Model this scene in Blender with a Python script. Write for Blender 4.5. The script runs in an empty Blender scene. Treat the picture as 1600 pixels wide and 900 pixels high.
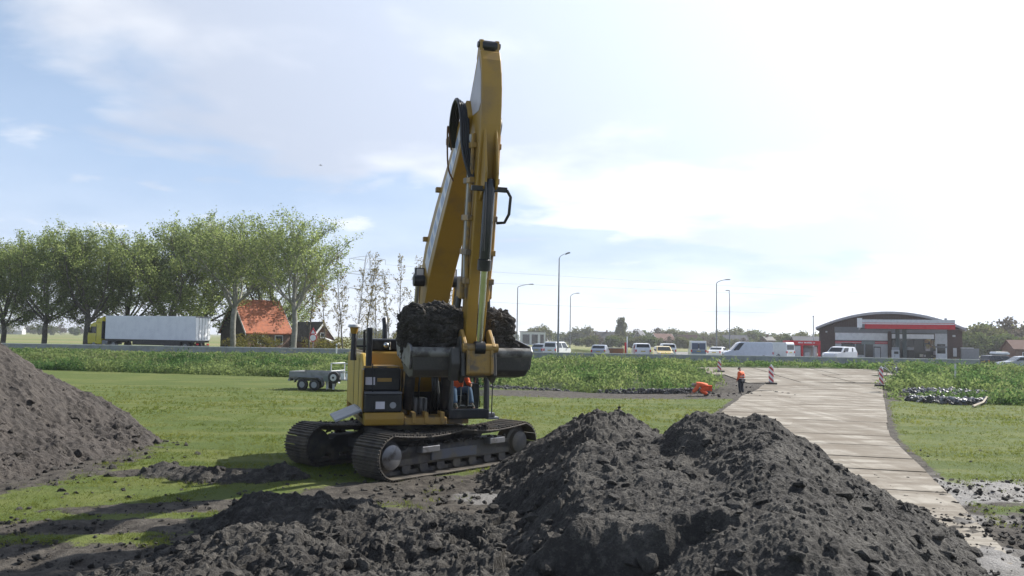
import bpy, math, random
import numpy as np
from mathutils import Vector, Matrix, Quaternion
R = math.radians
scene = bpy.context.scene
col = scene.collection
# ------------------------------------------------------------------ camera
EYE = 3.0
FPX = 1250.0                      # focal length in pixels of the 1600 px wide photograph
PITCH, ROLL = R(3.64), R(0.96)
F0 = Vector((0, math.cos(PITCH), math.sin(PITCH))); U0 = Vector((0, -math.sin(PITCH), math.cos(PITCH))); R0 = Vector((1, 0, 0))
CR = R0*math.cos(ROLL) + U0*math.sin(ROLL)
CU = U0*math.cos(ROLL) - R0*math.sin(ROLL)
cam_d = bpy.data.cameras.new('camera'); cam = bpy.data.objects.new('camera', cam_d); col.objects.link(cam)
cam.matrix_world = Matrix(((CR.x, CU.x, -F0.x, 0), (CR.y, CU.y, -F0.y, 0), (CR.z, CU.z, -F0.z, EYE), (0, 0, 0, 1)))
cam_d.sensor_width = 36; cam_d.lens = 36*FPX/1600; cam_d.clip_start = 0.1; cam_d.clip_end = 9000
scene.camera = cam
def P(px, py, D):
    r = F0 + (px-800)/FPX*CR - (py-450)/FPX*CU
    r = r*(D/r.y); return Vector((r.x, r.y, r.z+EYE))
def G(px, py, z=0.0):
    r = F0 + (px-800)/FPX*CR - (py-450)/FPX*CU
    r = r*((z-EYE)/r.z); return Vector((r.x, r.y, z))
# ------------------------------------------------------------------ exposure, sky and sun
SUN_AZ, SUN_EL = 56.0, 40.0       # degrees right of the view direction, degrees up
scene.view_settings.view_transform = 'Standard'; scene.view_settings.look = 'None'
scene.view_settings.gamma = 1.0; scene.view_settings.use_curve_mapping = False
scene.view_settings.exposure = 0.72
SDIR = Vector((math.sin(R(SUN_AZ))*math.cos(R(SUN_EL)), math.cos(R(SUN_AZ))*math.cos(R(SUN_EL)), math.sin(R(SUN_EL))))
world = bpy.data.worlds.new('World'); scene.world = world; world.use_nodes = True
def build_sky():
    nt = world.node_tree; N = nt.nodes; L = nt.links; N.clear()
    out = N.new('ShaderNodeOutputWorld'); bg = N.new('ShaderNodeBackground'); L.new(bg.outputs[0], out.inputs[0])
    sky = N.new('ShaderNodeTexSky'); sky.sky_type = 'NISHITA'; sky.sun_disc = False
    sky.sun_elevation = R(SUN_EL); sky.sun_rotation = R(SUN_AZ); sky.air_density = 1.0; sky.dust_density = 2.2; sky.ozone_density = 1.0
    bg.inputs[1].default_value = 0.07
    tc = N.new('ShaderNodeTexCoord')
    def m(op, a, b=None, c=None, clamp=False):
        n = N.new('ShaderNodeMath'); n.operation = op; n.use_clamp = clamp
        for i, v in enumerate((a, b, c)):
            if v is None: continue
            if isinstance(v, (int, float)): n.inputs[i].default_value = v
            else: L.new(v, n.inputs[i])
        return n.outputs[0]
    def vm(op, a, b=None):
        n = N.new('ShaderNodeVectorMath'); n.operation = op
        for i, v in enumerate((a, b)):
            if v is None: continue
            if isinstance(v, tuple): n.inputs[i].default_value = v
            else: L.new(v, n.inputs[i])
        return n
    d = vm('NORMALIZE', tc.outputs['Generated']).outputs[0]
    sep = N.new('ShaderNodeSeparateXYZ'); L.new(d, sep.inputs[0]); X, Y, Z = sep.outputs
    zc = m('ADD', m('MAXIMUM', Z, 0.0), 0.14)
    comb = N.new('ShaderNodeCombineXYZ'); L.new(m('DIVIDE', X, zc), comb.inputs[0]); L.new(m('DIVIDE', Y, zc), comb.inputs[1])
    def noise(scale, detail, rough, off, dist=0.0):
        mp = N.new('ShaderNodeMapping'); mp.inputs['Location'].default_value = off; L.new(comb.outputs[0], mp.inputs[0])
        n = N.new('ShaderNodeTexNoise'); n.inputs['Scale'].default_value = scale; n.inputs['Detail'].default_value = detail
        n.inputs['Roughness'].default_value = rough; n.inputs['Distortion'].default_value = dist; L.new(mp.outputs[0], n.inputs[0]); return n.outputs[0]
    n1 = noise(1.1, 8, 0.52, (3.1, 1.7, 0), 0.3); n2 = noise(2.2, 6, 0.55, (7.3, 4.1, 0), 0.2); n3 = noise(0.9, 5, 0.55, (4.6, 2.2, 0))
    sun = vm('DOT_PRODUCT', d, tuple(SDIR)).outputs['Value']
    toward = m('MULTIPLY_ADD', sun, 0.5, 0.5)                       # 0 away from the sun, 1 at it
    # cover: a cloud bank above about 14 degrees, more of it towards the sun
    c = m('MULTIPLY_ADD', n1, 1.5, -0.75)
    zb = N.new('ShaderNodeMapRange'); zb.interpolation_type = 'SMOOTHSTEP'; L.new(Z, zb.inputs[0]); zb.inputs[1].default_value = 0.58; zb.inputs[2].default_value = 0.80; zb.inputs[3].default_value = 1.0; zb.inputs[4].default_value = 0.25
    c = m('MULTIPLY_ADD', Z, 3.4, c)
    c = m('ADD', c, m('MULTIPLY_ADD', X, 0.75, -0.36))
    cr = N.new('ShaderNodeMapRange'); cr.interpolation_type = 'SMOOTHSTEP'; L.new(c, cr.inputs[0])
    cr.inputs[1].default_value = 0.06; cr.inputs[2].default_value = 0.30
    puff = N.new('ShaderNodeMapRange'); puff.interpolation_type = 'SMOOTHSTEP'; L.new(n2, puff.inputs[0])
    puff.inputs[1].default_value = 0.52; puff.inputs[2].default_value = 0.74; puff.inputs[4].default_value = 0.75
    fr = N.new('ShaderNodeMapRange'); fr.interpolation_type = 'SMOOTHSTEP'; L.new(Y, fr.inputs[0]); fr.inputs[1].default_value = -0.35; fr.inputs[2].default_value = 0.25; fr.inputs[3].default_value = 0.35   # fewer clouds in the clear half behind the viewer
    cover = m('MULTIPLY', m('MULTIPLY', m('MAXIMUM', cr.outputs[0], puff.outputs[0]), zb.outputs[0]), fr.outputs[0])
    # thin haze near the horizon
    hz = m('POWER', m('SUBTRACT', 1.0, m('MAXIMUM', Z, 0.0)), 9.0)
    cover = m('MAXIMUM', cover, m('MULTIPLY', hz, 0.85))
    # cloud brightness: lit rim where thin, grey belly where thick, glare towards the sun
    belly = N.new('ShaderNodeMapRange'); belly.interpolation_type = 'SMOOTHSTEP'; L.new(m('MULTIPLY_ADD', n3, 1.2, m('MULTIPLY', c, 0.35)), belly.inputs[0])
    belly.inputs[1].default_value = 0.45; belly.inputs[2].default_value = 0.85
    glare = m('POWER', toward, 6.0)
    cm = N.new('ShaderNodeMix'); cm.data_type = 'RGBA'; L.new(belly.outputs[0], cm.inputs['Factor'])
    cm.inputs['A'].default_value = (10.2, 10.4, 10.8, 1); cm.inputs['B'].default_value = (5.5, 6.2, 7.6, 1)
    gl = vm('SCALE', cm.outputs['Result']); L.new(m('MULTIPLY_ADD', glare, 1.35, 0.86), gl.inputs['Scale'])
    blue = N.new('ShaderNodeMix'); blue.data_type = 'RGBA'; blue.blend_type = 'MIX'; L.new(m('MULTIPLY', m('POWER', m('SUBTRACT', 1.0, m('MAXIMUM', Z, 0.0)), 1.9), 0.80), blue.inputs['Factor'])
    L.new(sky.outputs[0], blue.inputs['A']); blue.inputs['B'].default_value = (5.3, 7.4, 10.9, 1)
    mx = N.new('ShaderNodeMix'); mx.data_type = 'RGBA'; L.new(cover, mx.inputs['Factor']); L.new(blue.outputs['Result'], mx.inputs['A']); L.new(gl.outputs[0], mx.inputs['B'])
    L.new(mx.outputs['Result'], bg.inputs[0])
build_sky()
sd = bpy.data.lights.new('sun', 'SUN'); sd.energy = 5.0; sd.angle = R(0.5); sd.color = (1.0, 0.955, 0.88)
so = bpy.data.objects.new('sun', sd); col.objects.link(so); so.location = (40, 20, 60)
so.rotation_euler = SDIR.to_track_quat('Z', 'Y').to_euler()
# ------------------------------------------------------------------ helpers: tags, noise, meshes, materials
def tag(o, label=None, cat=None, group=None, kind=None):
    for k, v in (('label', label), ('category', cat), ('group', group), ('kind', kind)):
        if v: o[k] = v
    return o
def thing(name, label, cat, loc=(0, 0, 0), rz=0.0, group=None):
    o = bpy.data.objects.new(name, None); col.objects.link(o); o.location = loc; o.rotation_euler = (0, 0, rz); o.empty_display_size = 0.3
    return tag(o, label, cat, group)
def copy_tree(o, parent=None):
    c = o.copy(); col.objects.link(c); c.parent = parent
    for ch in o.children: copy_tree(ch, c)
    return c
def h2(ix, iy, s):
    n = (ix.astype(np.int64)*374761393 + iy.astype(np.int64)*668265263 + s*1442695041) & 0x7fffffff
    n = ((n ^ (n >> 13))*1274126177) & 0x7fffffff
    return ((n ^ (n >> 16)) & 0xffff)/65535.0
def vnoise(x, y, s=0):
    x = np.asarray(x, float); y = np.asarray(y, float)
    ix = np.floor(x); iy = np.floor(y); fx = x-ix; fy = y-iy
    fx = fx*fx*(3-2*fx); fy = fy*fy*(3-2*fy)
    a = h2(ix, iy, s); b = h2(ix+1, iy, s); c = h2(ix, iy+1, s); d = h2(ix+1, iy+1, s)
    return (a*(1-fx)+b*fx)*(1-fy) + (c*(1-fx)+d*fx)*fy
def facets(x, y, s=0):                      # broken, tilted faces of clods
    x = np.asarray(x, float); y = np.asarray(y, float)
    ix = np.floor(x); iy = np.floor(y); bd = np.full(x.shape, 9.0); out = np.zeros_like(x)
    for dx in (-1, 0, 1):
        for dy in (-1, 0, 1):
            cx = ix+dx; cy = iy+dy; px = cx+h2(cx, cy, s+1); py = cy+h2(cx, cy, s+2); d = (x-px)**2+(y-py)**2
            v = h2(cx, cy, s+3)**1.5-0.4+(h2(cx, cy, s+4)-.5)*1.4*(x-px)+(h2(cx, cy, s+5)-.5)*1.4*(y-py)-0.9*d
            k = d < bd; out = np.where(k, v, out); bd = np.where(k, d, bd)
    return out
def fbm(x, y, s=0, o=4, g=0.5):
    t = 0; a = 1; n = 0
    for i in range(o):
        t = t + a*(vnoise(x*2**i, y*2**i, s+i*17)-0.5)*2; n += a; a *= g
    return t/n
def lumps(x, y, s=0):                       # rounded lumps of different heights (cellular)
    x = np.asarray(x, float); y = np.asarray(y, float)
    ix = np.floor(x); iy = np.floor(y); best = np.zeros_like(x)
    for dx in (-1, 0, 1):
        for dy in (-1, 0, 1):
            cx = ix+dx; cy = iy+dy
            px = cx+h2(cx, cy, s+1); py = cy+h2(cx, cy, s+2); r = 0.35+0.5*h2(cx, cy, s+3)
            best = np.maximum(best, r*np.sqrt(np.clip(1-((x-px)**2+(y-py)**2)/(r*r), 0, 1)))
    return best
def noise3(p, s=0):
    return (fbm(p[:, 0]+p[:, 2]*0.7, p[:, 1]+31+p[:, 2]*0.3, s) + fbm(p[:, 1]+7, p[:, 2]-3, s+5) + fbm(p[:, 2]+11, p[:, 0]+5, s+9))/3*1.6
def ss(a, b, x):
    t = np.clip((np.asarray(x, float)-a)/(b-a), 0, 1); return t*t*(3-2*t)
def np_mesh(name, V, F, mat, parent=None, attr=None, smooth=False, mats=None):
    """V (n,3) array, F (m,k) array of equal-sized faces"""
    V = np.asarray(V, np.float32); F = np.asarray(F, np.int32); k = F.shape[1]
    me = bpy.data.meshes.new(name); me.vertices.add(len(V)); me.vertices.foreach_set('co', V.ravel())
    me.loops.add(F.size); me.loops.foreach_set('vertex_index', F.ravel())
    me.polygons.add(len(F)); me.polygons.foreach_set('loop_start', np.arange(0, F.size, k, dtype=np.int32))
    if attr:
        for an, arr in attr.items():
            arr = np.asarray(arr, np.float32)
            if arr.ndim == 1: a = me.attributes.new(an, 'FLOAT', 'POINT'); a.data.foreach_set('value', arr)
            else: a = me.attributes.new(an, 'FLOAT_COLOR', 'POINT'); a.data.foreach_set('color', arr.ravel())
    me.update(calc_edges=True)
    me.polygons.foreach_set('use_smooth', np.full(len(F), smooth))
    for m_ in (mats or [mat]): me.materials.append(m_)
    o = bpy.data.objects.new(name, me); col.objects.link(o); o.parent = parent
    return o
def spl(pts, n=6):
    """smooth curve through the points"""
    p = [Vector(q) for q in pts]; p = [p[0]*2-p[1]]+p+[p[-1]*2-p[-2]]; out = []
    for i in range(1, len(p)-2):
        for k in range(n):
            t = k/n; a, b, c, d = p[i-1:i+3]; out.append(.5*(2*b+(c-a)*t+(2*a-5*b+4*c-d)*t*t+(3*b-a-3*c+d)*t**3))
    return out+[p[-2]]
class MB:
    def __init__(s, M=None): s.v = []; s.f = []; s.mi = []; s.M = M or Matrix()
    def add(s, vs, fs, mi=0):
        b = len(s.v); s.v += [s.M @ Vector(v) for v in vs]; s.f += [tuple(i+b for i in f) for f in fs]; s.mi += [mi]*len(fs); return s
    def box(s, c, d, rot=None, mi=0, taper=1.0, tapery=None):
        hx, hy, hz = d[0]/2, d[1]/2, d[2]/2; vs = []
        ty = taper if tapery is None else tapery
        for z, kx, ky in ((-hz, 1, 1), (hz, taper, ty)):
            for x, y in ((-hx, -hy), (hx, -hy), (hx, hy), (-hx, hy)):
                p = Vector((x*kx, y*ky, z)); p = (rot @ p) if rot else p; vs.append(p+Vector(c))
        return s.add(vs, [(3, 2, 1, 0), (4, 5, 6, 7), (0, 1, 5, 4), (1, 2, 6, 5), (2, 3, 7, 6), (3, 0, 4, 7)], mi)
    def b2(s, a, b, mi=0):                   # box between two corners
        return s.box([(a[i]+b[i])/2 for i in range(3)], [abs(b[i]-a[i]) for i in range(3)], mi=mi)
    def prism(s, pts, x0, x1, ax='x', mi=0):  # outline in the plane across axis ax, pulled from x0 to x1
        n = len(pts); vs = []
        for x in (x0, x1):
            for a, b in pts: vs.append((x, a, b) if ax == 'x' else (a, x, b) if ax == 'y' else (a, b, x))
        fs = [tuple(range(n)), tuple(range(2*n-1, n-1, -1))] + [(i, i+n, (i+1) % n+n, (i+1) % n) for i in range(n)]
        return s.add(vs, fs, mi)
    def tube(s, pts, r, n=8, mi=0, caps=True):
        pts = [Vector(p) for p in pts]; rs = r if isinstance(r, (list, tuple)) else [r]*len(pts); vs = []; fs = []
        up = Vector((0, 0, 1)); prev = None
        for i, p in enumerate(pts):
            t = (pts[min(i+1, len(pts)-1)]-pts[max(i-1, 0)]).normalized()
            if prev is None: a = t.cross(up if abs(t.z) < 0.9 else Vector((1, 0, 0))).normalized()
            else: a = (prev - t*prev.dot(t)).normalized()
            prev = a; b = t.cross(a)
            for k in range(n):
                an = 2*math.pi*k/n; vs.append(p + rs[i]*(math.cos(an)*a+math.sin(an)*b))
        for i in range(len(pts)-1):
            for k in range(n):
                k2 = (k+1) % n; fs.append((i*n+k, i*n+k2, (i+1)*n+k2, (i+1)*n+k))
        if caps: fs += [tuple(range(n-1, -1, -1)), tuple((len(pts)-1)*n+k for k in range(n))]
        return s.add(vs, fs, mi)
    def sphere(s, c, r, n=10, m=6, mi=0):
        vs = []; fs = []; rr = r if isinstance(r, (tuple, list)) else (r, r, r)
        for i in range(m+1):
            th = math.pi*i/m
            for k in range(n):
                ph = 2*math.pi*k/n; vs.append((c[0]+rr[0]*math.sin(th)*math.cos(ph), c[1]+rr[1]*math.sin(th)*math.sin(ph), c[2]+rr[2]*math.cos(th)))
        for i in range(m):
            for k in range(n): fs.append((i*n+k, (i+1)*n+k, (i+1)*n+(k+1) % n, i*n+(k+1) % n))
        return s.add(vs, fs, mi)
    def quad(s, a, b, c, d, mi=0): return s.add([a, b, c, d], [(0, 1, 2, 3)], mi)
    def build(s, name, mats, parent=None, bevel=0.0, smooth=False, seg=2):
        me = bpy.data.meshes.new(name); me.from_pydata([tuple(v) for v in s.v], [], s.f)
        mats = mats if isinstance(mats, (list, tuple)) else [mats]
        for m_ in mats: me.materials.append(m_)
        me.polygons.foreach_set('material_index', s.mi)
        me.validate(); 
        import bmesh
        bm = bmesh.new(); bm.from_mesh(me); bmesh.ops.recalc_face_normals(bm, faces=bm.faces); bm.to_mesh(me); bm.free()
        if smooth:
            me.polygons.foreach_set('use_smooth', [True]*len(me.polygons)); me.set_sharp_from_angle(angle=R(40))
        o = bpy.data.objects.new(name, me); col.objects.link(o); o.parent = parent
        if bevel:
            b = o.modifiers.new('bevel', 'BEVEL'); b.width = bevel; b.segments = seg; b.limit_method = 'ANGLE'; b.angle_limit = R(35); b.harden_normals = False
        return o
def nodes(name):
    m_ = bpy.data.materials.new(name); m_.use_nodes = True; nt = m_.node_tree; nt.nodes.clear()
    return m_, nt, nt.nodes, nt.links
def tex_noise(N, L, vec, scale, detail=4, rough=0.55):
    n = N.new('ShaderNodeTexNoise'); n.inputs['Scale'].default_value = scale; n.inputs['Detail'].default_value = detail; n.inputs['Roughness'].default_value = rough
    if vec is not None: L.new(vec, n.inputs[0])
    return n.outputs[0]
def ramp(N, L, fac, a, b):
    n = N.new('ShaderNodeMapRange'); n.interpolation_type = 'SMOOTHSTEP'; L.new(fac, n.inputs[0]); n.inputs[1].default_value = a; n.inputs[2].default_value = b; return n.outputs[0]
def mixc(N, L, fac, a, b):
    n = N.new('ShaderNodeMix'); n.data_type = 'RGBA'
    for sock, v in (('Factor', fac), ('A', a), ('B', b)):
        if isinstance(v, (tuple, list)): n.inputs[sock].default_value = (v[0], v[1], v[2], 1)
        elif isinstance(v, (int, float)): n.inputs[sock].default_value = v
        else: L.new(v, n.inputs[sock])
    return n.outputs['Result']
def mathn(N, L, op, a, b):
    n = N.new('ShaderNodeMath'); n.operation = op
    for i, v in enumerate((a, b)):
        if isinstance(v, (int, float)): n.inputs[i].default_value = v
        else: L.new(v, n.inputs[i])
    return n.outputs[0]
def mat(name, c, rough=0.6, metal=0.0, c2=None, scale=3.0, lo=0.4, hi=0.7, bump=0.0, bscale=20.0, coat=0.0, emit=None):
    """painted, rusty, muddy ... one surface: colour c with patches of c2 where a noise field is high"""
    m_, nt, N, L = nodes(name); out = N.new('ShaderNodeOutputMaterial'); b = N.new('ShaderNodeBsdfPrincipled'); L.new(b.outputs[0], out.inputs[0])
    b.inputs['Roughness'].default_value = rough; b.inputs['Metallic'].default_value = metal; b.inputs['Coat Weight'].default_value = coat
    tc = N.new('ShaderNodeTexCoord'); v = tc.outputs['Object']
    if c2 is None: c2 = tuple(x*0.8 for x in c); lo, hi = 0.3, 0.8
    f = ramp(N, L, tex_noise(N, L, v, scale, 6, 0.6), lo, hi)
    L.new(mixc(N, L, f, c, c2), b.inputs['Base Color'])
    if bump:
        bp = N.new('ShaderNodeBump'); bp.inputs['Strength'].default_value = bump; bp.inputs['Distance'].default_value = 0.02
        L.new(tex_noise(N, L, v, bscale, 5, 0.6), bp.inputs['Height']); L.new(bp.outputs[0], b.inputs['Normal'])
    return m_
def glass(name, c=(0.02, 0.025, 0.03), alpha=0.85, rough=0.05):
    """window glass: part mirror, part see-through tint"""
    m_, nt, N, L = nodes(name); out = N.new('ShaderNodeOutputMaterial'); mx = N.new('ShaderNodeMixShader'); L.new(mx.outputs[0], out.inputs[0])
    tr = N.new('ShaderNodeBsdfTransparent'); tr.inputs[0].default_value = (0.86, 0.9, 0.88, 1); b = N.new('ShaderNodeBsdfPrincipled')
    b.inputs['Base Color'].default_value = (*c, 1); b.inputs['Roughness'].default_value = rough; b.inputs['IOR'].default_value = 1.5
    mx.inputs[0].default_value = alpha; L.new(tr.outputs[0], mx.inputs[1]); L.new(b.outputs[0], mx.inputs[2]); return m_
def leafmat(name, c1, c2, c3=None, trans=0.45, tcol=None):
    """leaves: diffuse and light let through; attribute 'tint' picks the leaf's own green"""
    m_, nt, N, L = nodes(name); out = N.new('ShaderNodeOutputMaterial')
    at = N.new('ShaderNodeAttribute'); at.attribute_name = 'tint'
    cc = mixc(N, L, at.outputs['Fac'], c1, c2)
    d = N.new('ShaderNodeBsdfDiffuse'); t = N.new('ShaderNodeBsdfTranslucent'); mx = N.new('ShaderNodeMixShader'); mx.inputs[0].default_value = trans
    L.new(cc, d.inputs[0]); hs = N.new('ShaderNodeHueSaturation'); hs.inputs['Hue'].default_value = 0.485; hs.inputs['Saturation'].default_value = 1.1; hs.inputs['Value'].default_value = 1.35
    L.new(cc, hs.inputs['Color']); L.new(hs.outputs[0], t.inputs[0])
    L.new(d.outputs[0], mx.inputs[1]); L.new(t.outputs[0], mx.inputs[2]); L.new(mx.outputs[0], out.inputs[0]); return m_
def leaves(name, C, size, mat_, rng, parent=None, aspect=0.6, tint=None, up=0.0, nrm=None):
    """one quad leaf at each centre C (n,3); up pulls the leaf's long axis upright"""
    n = len(C); a = rng.normal(size=(n, 3)); a[:, 2] = a[:, 2]*(1-up)+up*2.2; a /= np.linalg.norm(a, axis=1)[:, None]
    b = rng.normal(size=(n, 3)); b -= a*(a*b).sum(1)[:, None]; b /= np.linalg.norm(b, axis=1)[:, None]
    sz = (np.asarray(size)*np.ones(n))[:, None]*(0.6+0.8*rng.random((n, 1)))
    A = a*sz/2; B = b*sz/2*aspect
    V = np.stack([C-A, C+B-A*0.1, C+A, C-B-A*0.1], 1).reshape(-1, 3); F = np.arange(4*n).reshape(-1, 4)
    if tint is None: tint = rng.random(n)
    return np_mesh(name, V, F, mat_, parent, {'tint': np.repeat(tint, 4)})
M_ = {}
M_['yellow'] = mat('excavator yellow', (0.35, 0.205, 0.030), 0.42, c2=(0.235, 0.145, 0.045), scale=1.8, lo=0.45, hi=0.75, bump=0.08, bscale=30)
M_['yellow_dirty'] = mat('muddy yellow', (0.33, 0.20, 0.05), 0.55, c2=(0.13, 0.10, 0.07), scale=3.5, lo=0.42, hi=0.62, bump=0.2, bscale=25)
M_['black'] = mat('black paint', (0.012, 0.013, 0.016), 0.38, c2=(0.05, 0.047, 0.042), scale=4, lo=0.5, hi=0.75)
M_['rubber'] = mat('rubber', (0.02, 0.02, 0.021), 0.7, c2=(0.05, 0.046, 0.04), scale=6)
M_['hose'] = mat('hose rubber', (0.015, 0.016, 0.018), 0.35)
M_['chrome'] = mat('chrome rod', (0.62, 0.63, 0.62), 0.18, 1.0, c2=(0.5, 0.5, 0.47))
M_['track'] = mat('muddy track steel', (0.062, 0.056, 0.050), 0.65, 0.25, c2=(0.115, 0.098, 0.078), scale=2.6, lo=0.4, hi=0.6, bump=0.5, bscale=18)
M_['frame_steel'] = mat('dusty undercarriage', (0.07, 0.068, 0.07), 0.6, 0.0, c2=(0.13, 0.115, 0.095), scale=2.2, lo=0.45, hi=0.65, bump=0.4, bscale=14)
M_['worn_steel'] = mat('worn steel', (0.22, 0.22, 0.23), 0.42, 0.6, c2=(0.10, 0.09, 0.08), scale=5, lo=0.45, hi=0.7, bump=0.15, bscale=20)
M_['bucket'] = mat('dirty bucket steel', (0.064, 0.061, 0.056), 0.55, 0.2, c2=(0.13, 0.118, 0.10), scale=3, lo=0.48, hi=0.7, bump=0.3, bscale=22)
M_['grey'] = mat('grey paint', (0.30, 0.31, 0.33), 0.5)
M_['galv'] = mat('galvanised steel', (0.24, 0.25, 0.265), 0.5, 0.4, c2=(0.16, 0.165, 0.17), scale=3)
M_['white'] = mat('white paint', (0.78, 0.79, 0.80), 0.35, c2=(0.66, 0.67, 0.68), scale=2, coat=0.2)
M_['offwhite'] = mat('off white panel', (0.58, 0.59, 0.60), 0.5)
M_['red'] = mat('red paint', (0.56, 0.012, 0.028), 0.4)
M_['glass'] = glass('car glass', (0.025, 0.032, 0.04), 0.9)
M_['cabglass'] = glass('clear cab glass', (0.02, 0.03, 0.03), 0.12)
M_['cartyre'] = M_['rubber']
M_['label'] = mat('pale sticker', (0.66, 0.64, 0.70), 0.5)
# ------------------------------------------------------------------ terrain
def edge(x): return np.interp(x, [-120, -37.8, -13.7, -5, 0, 5, 9, 12, 16, 20.6, 26, 70], [78, 63, 57.7, 53.5, 50, 46, 46.5, 48.5, 48.5, 44.5, 42, 36])
def road_l(y): return np.interp(y, [0, 26.4, 45, 57, 60, 80], [-3.2, 6.1, 13.0, 18.2, 18.6, 18.6])
def road_r(y): return np.interp(y, [0, 11, 18.4, 26.4, 44, 57, 80], [2.6, 7.0, 9.6, 12.4, 20.4, 26.4, 26.6])
def gz(x, y):
    x = np.asarray(x, float); y = np.asarray(y, float); e = edge(x)
    t = np.clip((y-e)/(76-e), 0, 1)
    dam = ss(-1.5, 0.5, x-road_l(y))*ss(-1.5, 0.5, road_r(y)-x)
    z = ss(0.08, 1.0, t)*1.0 - 0.45*np.exp(-((y-e-2.6)/1.6)**2)*(1-dam)
    drop = np.where(x > 14, ss(170, 230, y), ss(98, 122, y))
    z = np.where(y > 77, 1.0-drop*(1.0-0.15), z)
    return z
def mudmask(x, y):
    """1 on bare earth, 0 on grass"""
    def ell(cx, cy, rx, ry, a=0):
        c, s = math.cos(a), math.sin(a); dx, dy = x-cx, y-cy
        return ((dx*c+dy*s)/rx)**2+((-dx*s+dy*c)/ry)**2
    X_ = np.asarray(x, float); y = np.asarray(y, float)
    m = np.maximum.reduce([
        1.25-ell(-0.6, 16.6, 4.3, 1.5, 0.5), 1.3-ell(1.6, 14.8, 3.6, 3.2), 1.25-ell(-1.0, 11.6, 4.2, 3.0), 1.3-ell(4.5, 12.5, 5.0, 4.5),
        1.15-ell(-5.2, 14.2, 2.8, 0.55, 0.25), 1.1-ell(-6.0, 12.6, 3.8, 0.55, 0.12), 1.15-ell(-7.2, 10.5, 4.5, 1.25, 0.05), 1.15-ell(-7.0, 17.6, 2.3, 0.55, 0.2),
        1.35-ell(15.5, 17.0, 8.0, 1.9, 0.08), 1.3-ell(13.0, 14.0, 6.5, 1.4, 0.1), 1.3-ell(9.5, 11.3, 5.5, 2.2, 0.1), 1.2-ell(2.5, 19.5, 1.8, 3.0),
        1.1*ss(-.8, .6, X_-(10.6+(y-46)*.36))*ss(42.5, 44.5, y)*ss(63, 61, y)*ss(23, 20, X_), 1.15-ell(4.5, 44.8, 10.5, 3.4, 0.02), 1.1-ell(-3, 52.0, 6.0, 1.4, -0.5), 1.15-ell(8.2, 25.0, 3.0, 2.4),
        1.2-ell(-11.2, 18.0, 2.6, 5.6), 1.15-ell(24, 47.5, 3.2, 4.0)])
    m = np.maximum(m, .95*(y < 57)*ss(-.5, -.1, X_-road_l(y))*ss(-.42, -.05, road_r(y)-X_)*ss(9, 12, y))
    return np.clip(m, 0, 1)
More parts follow.
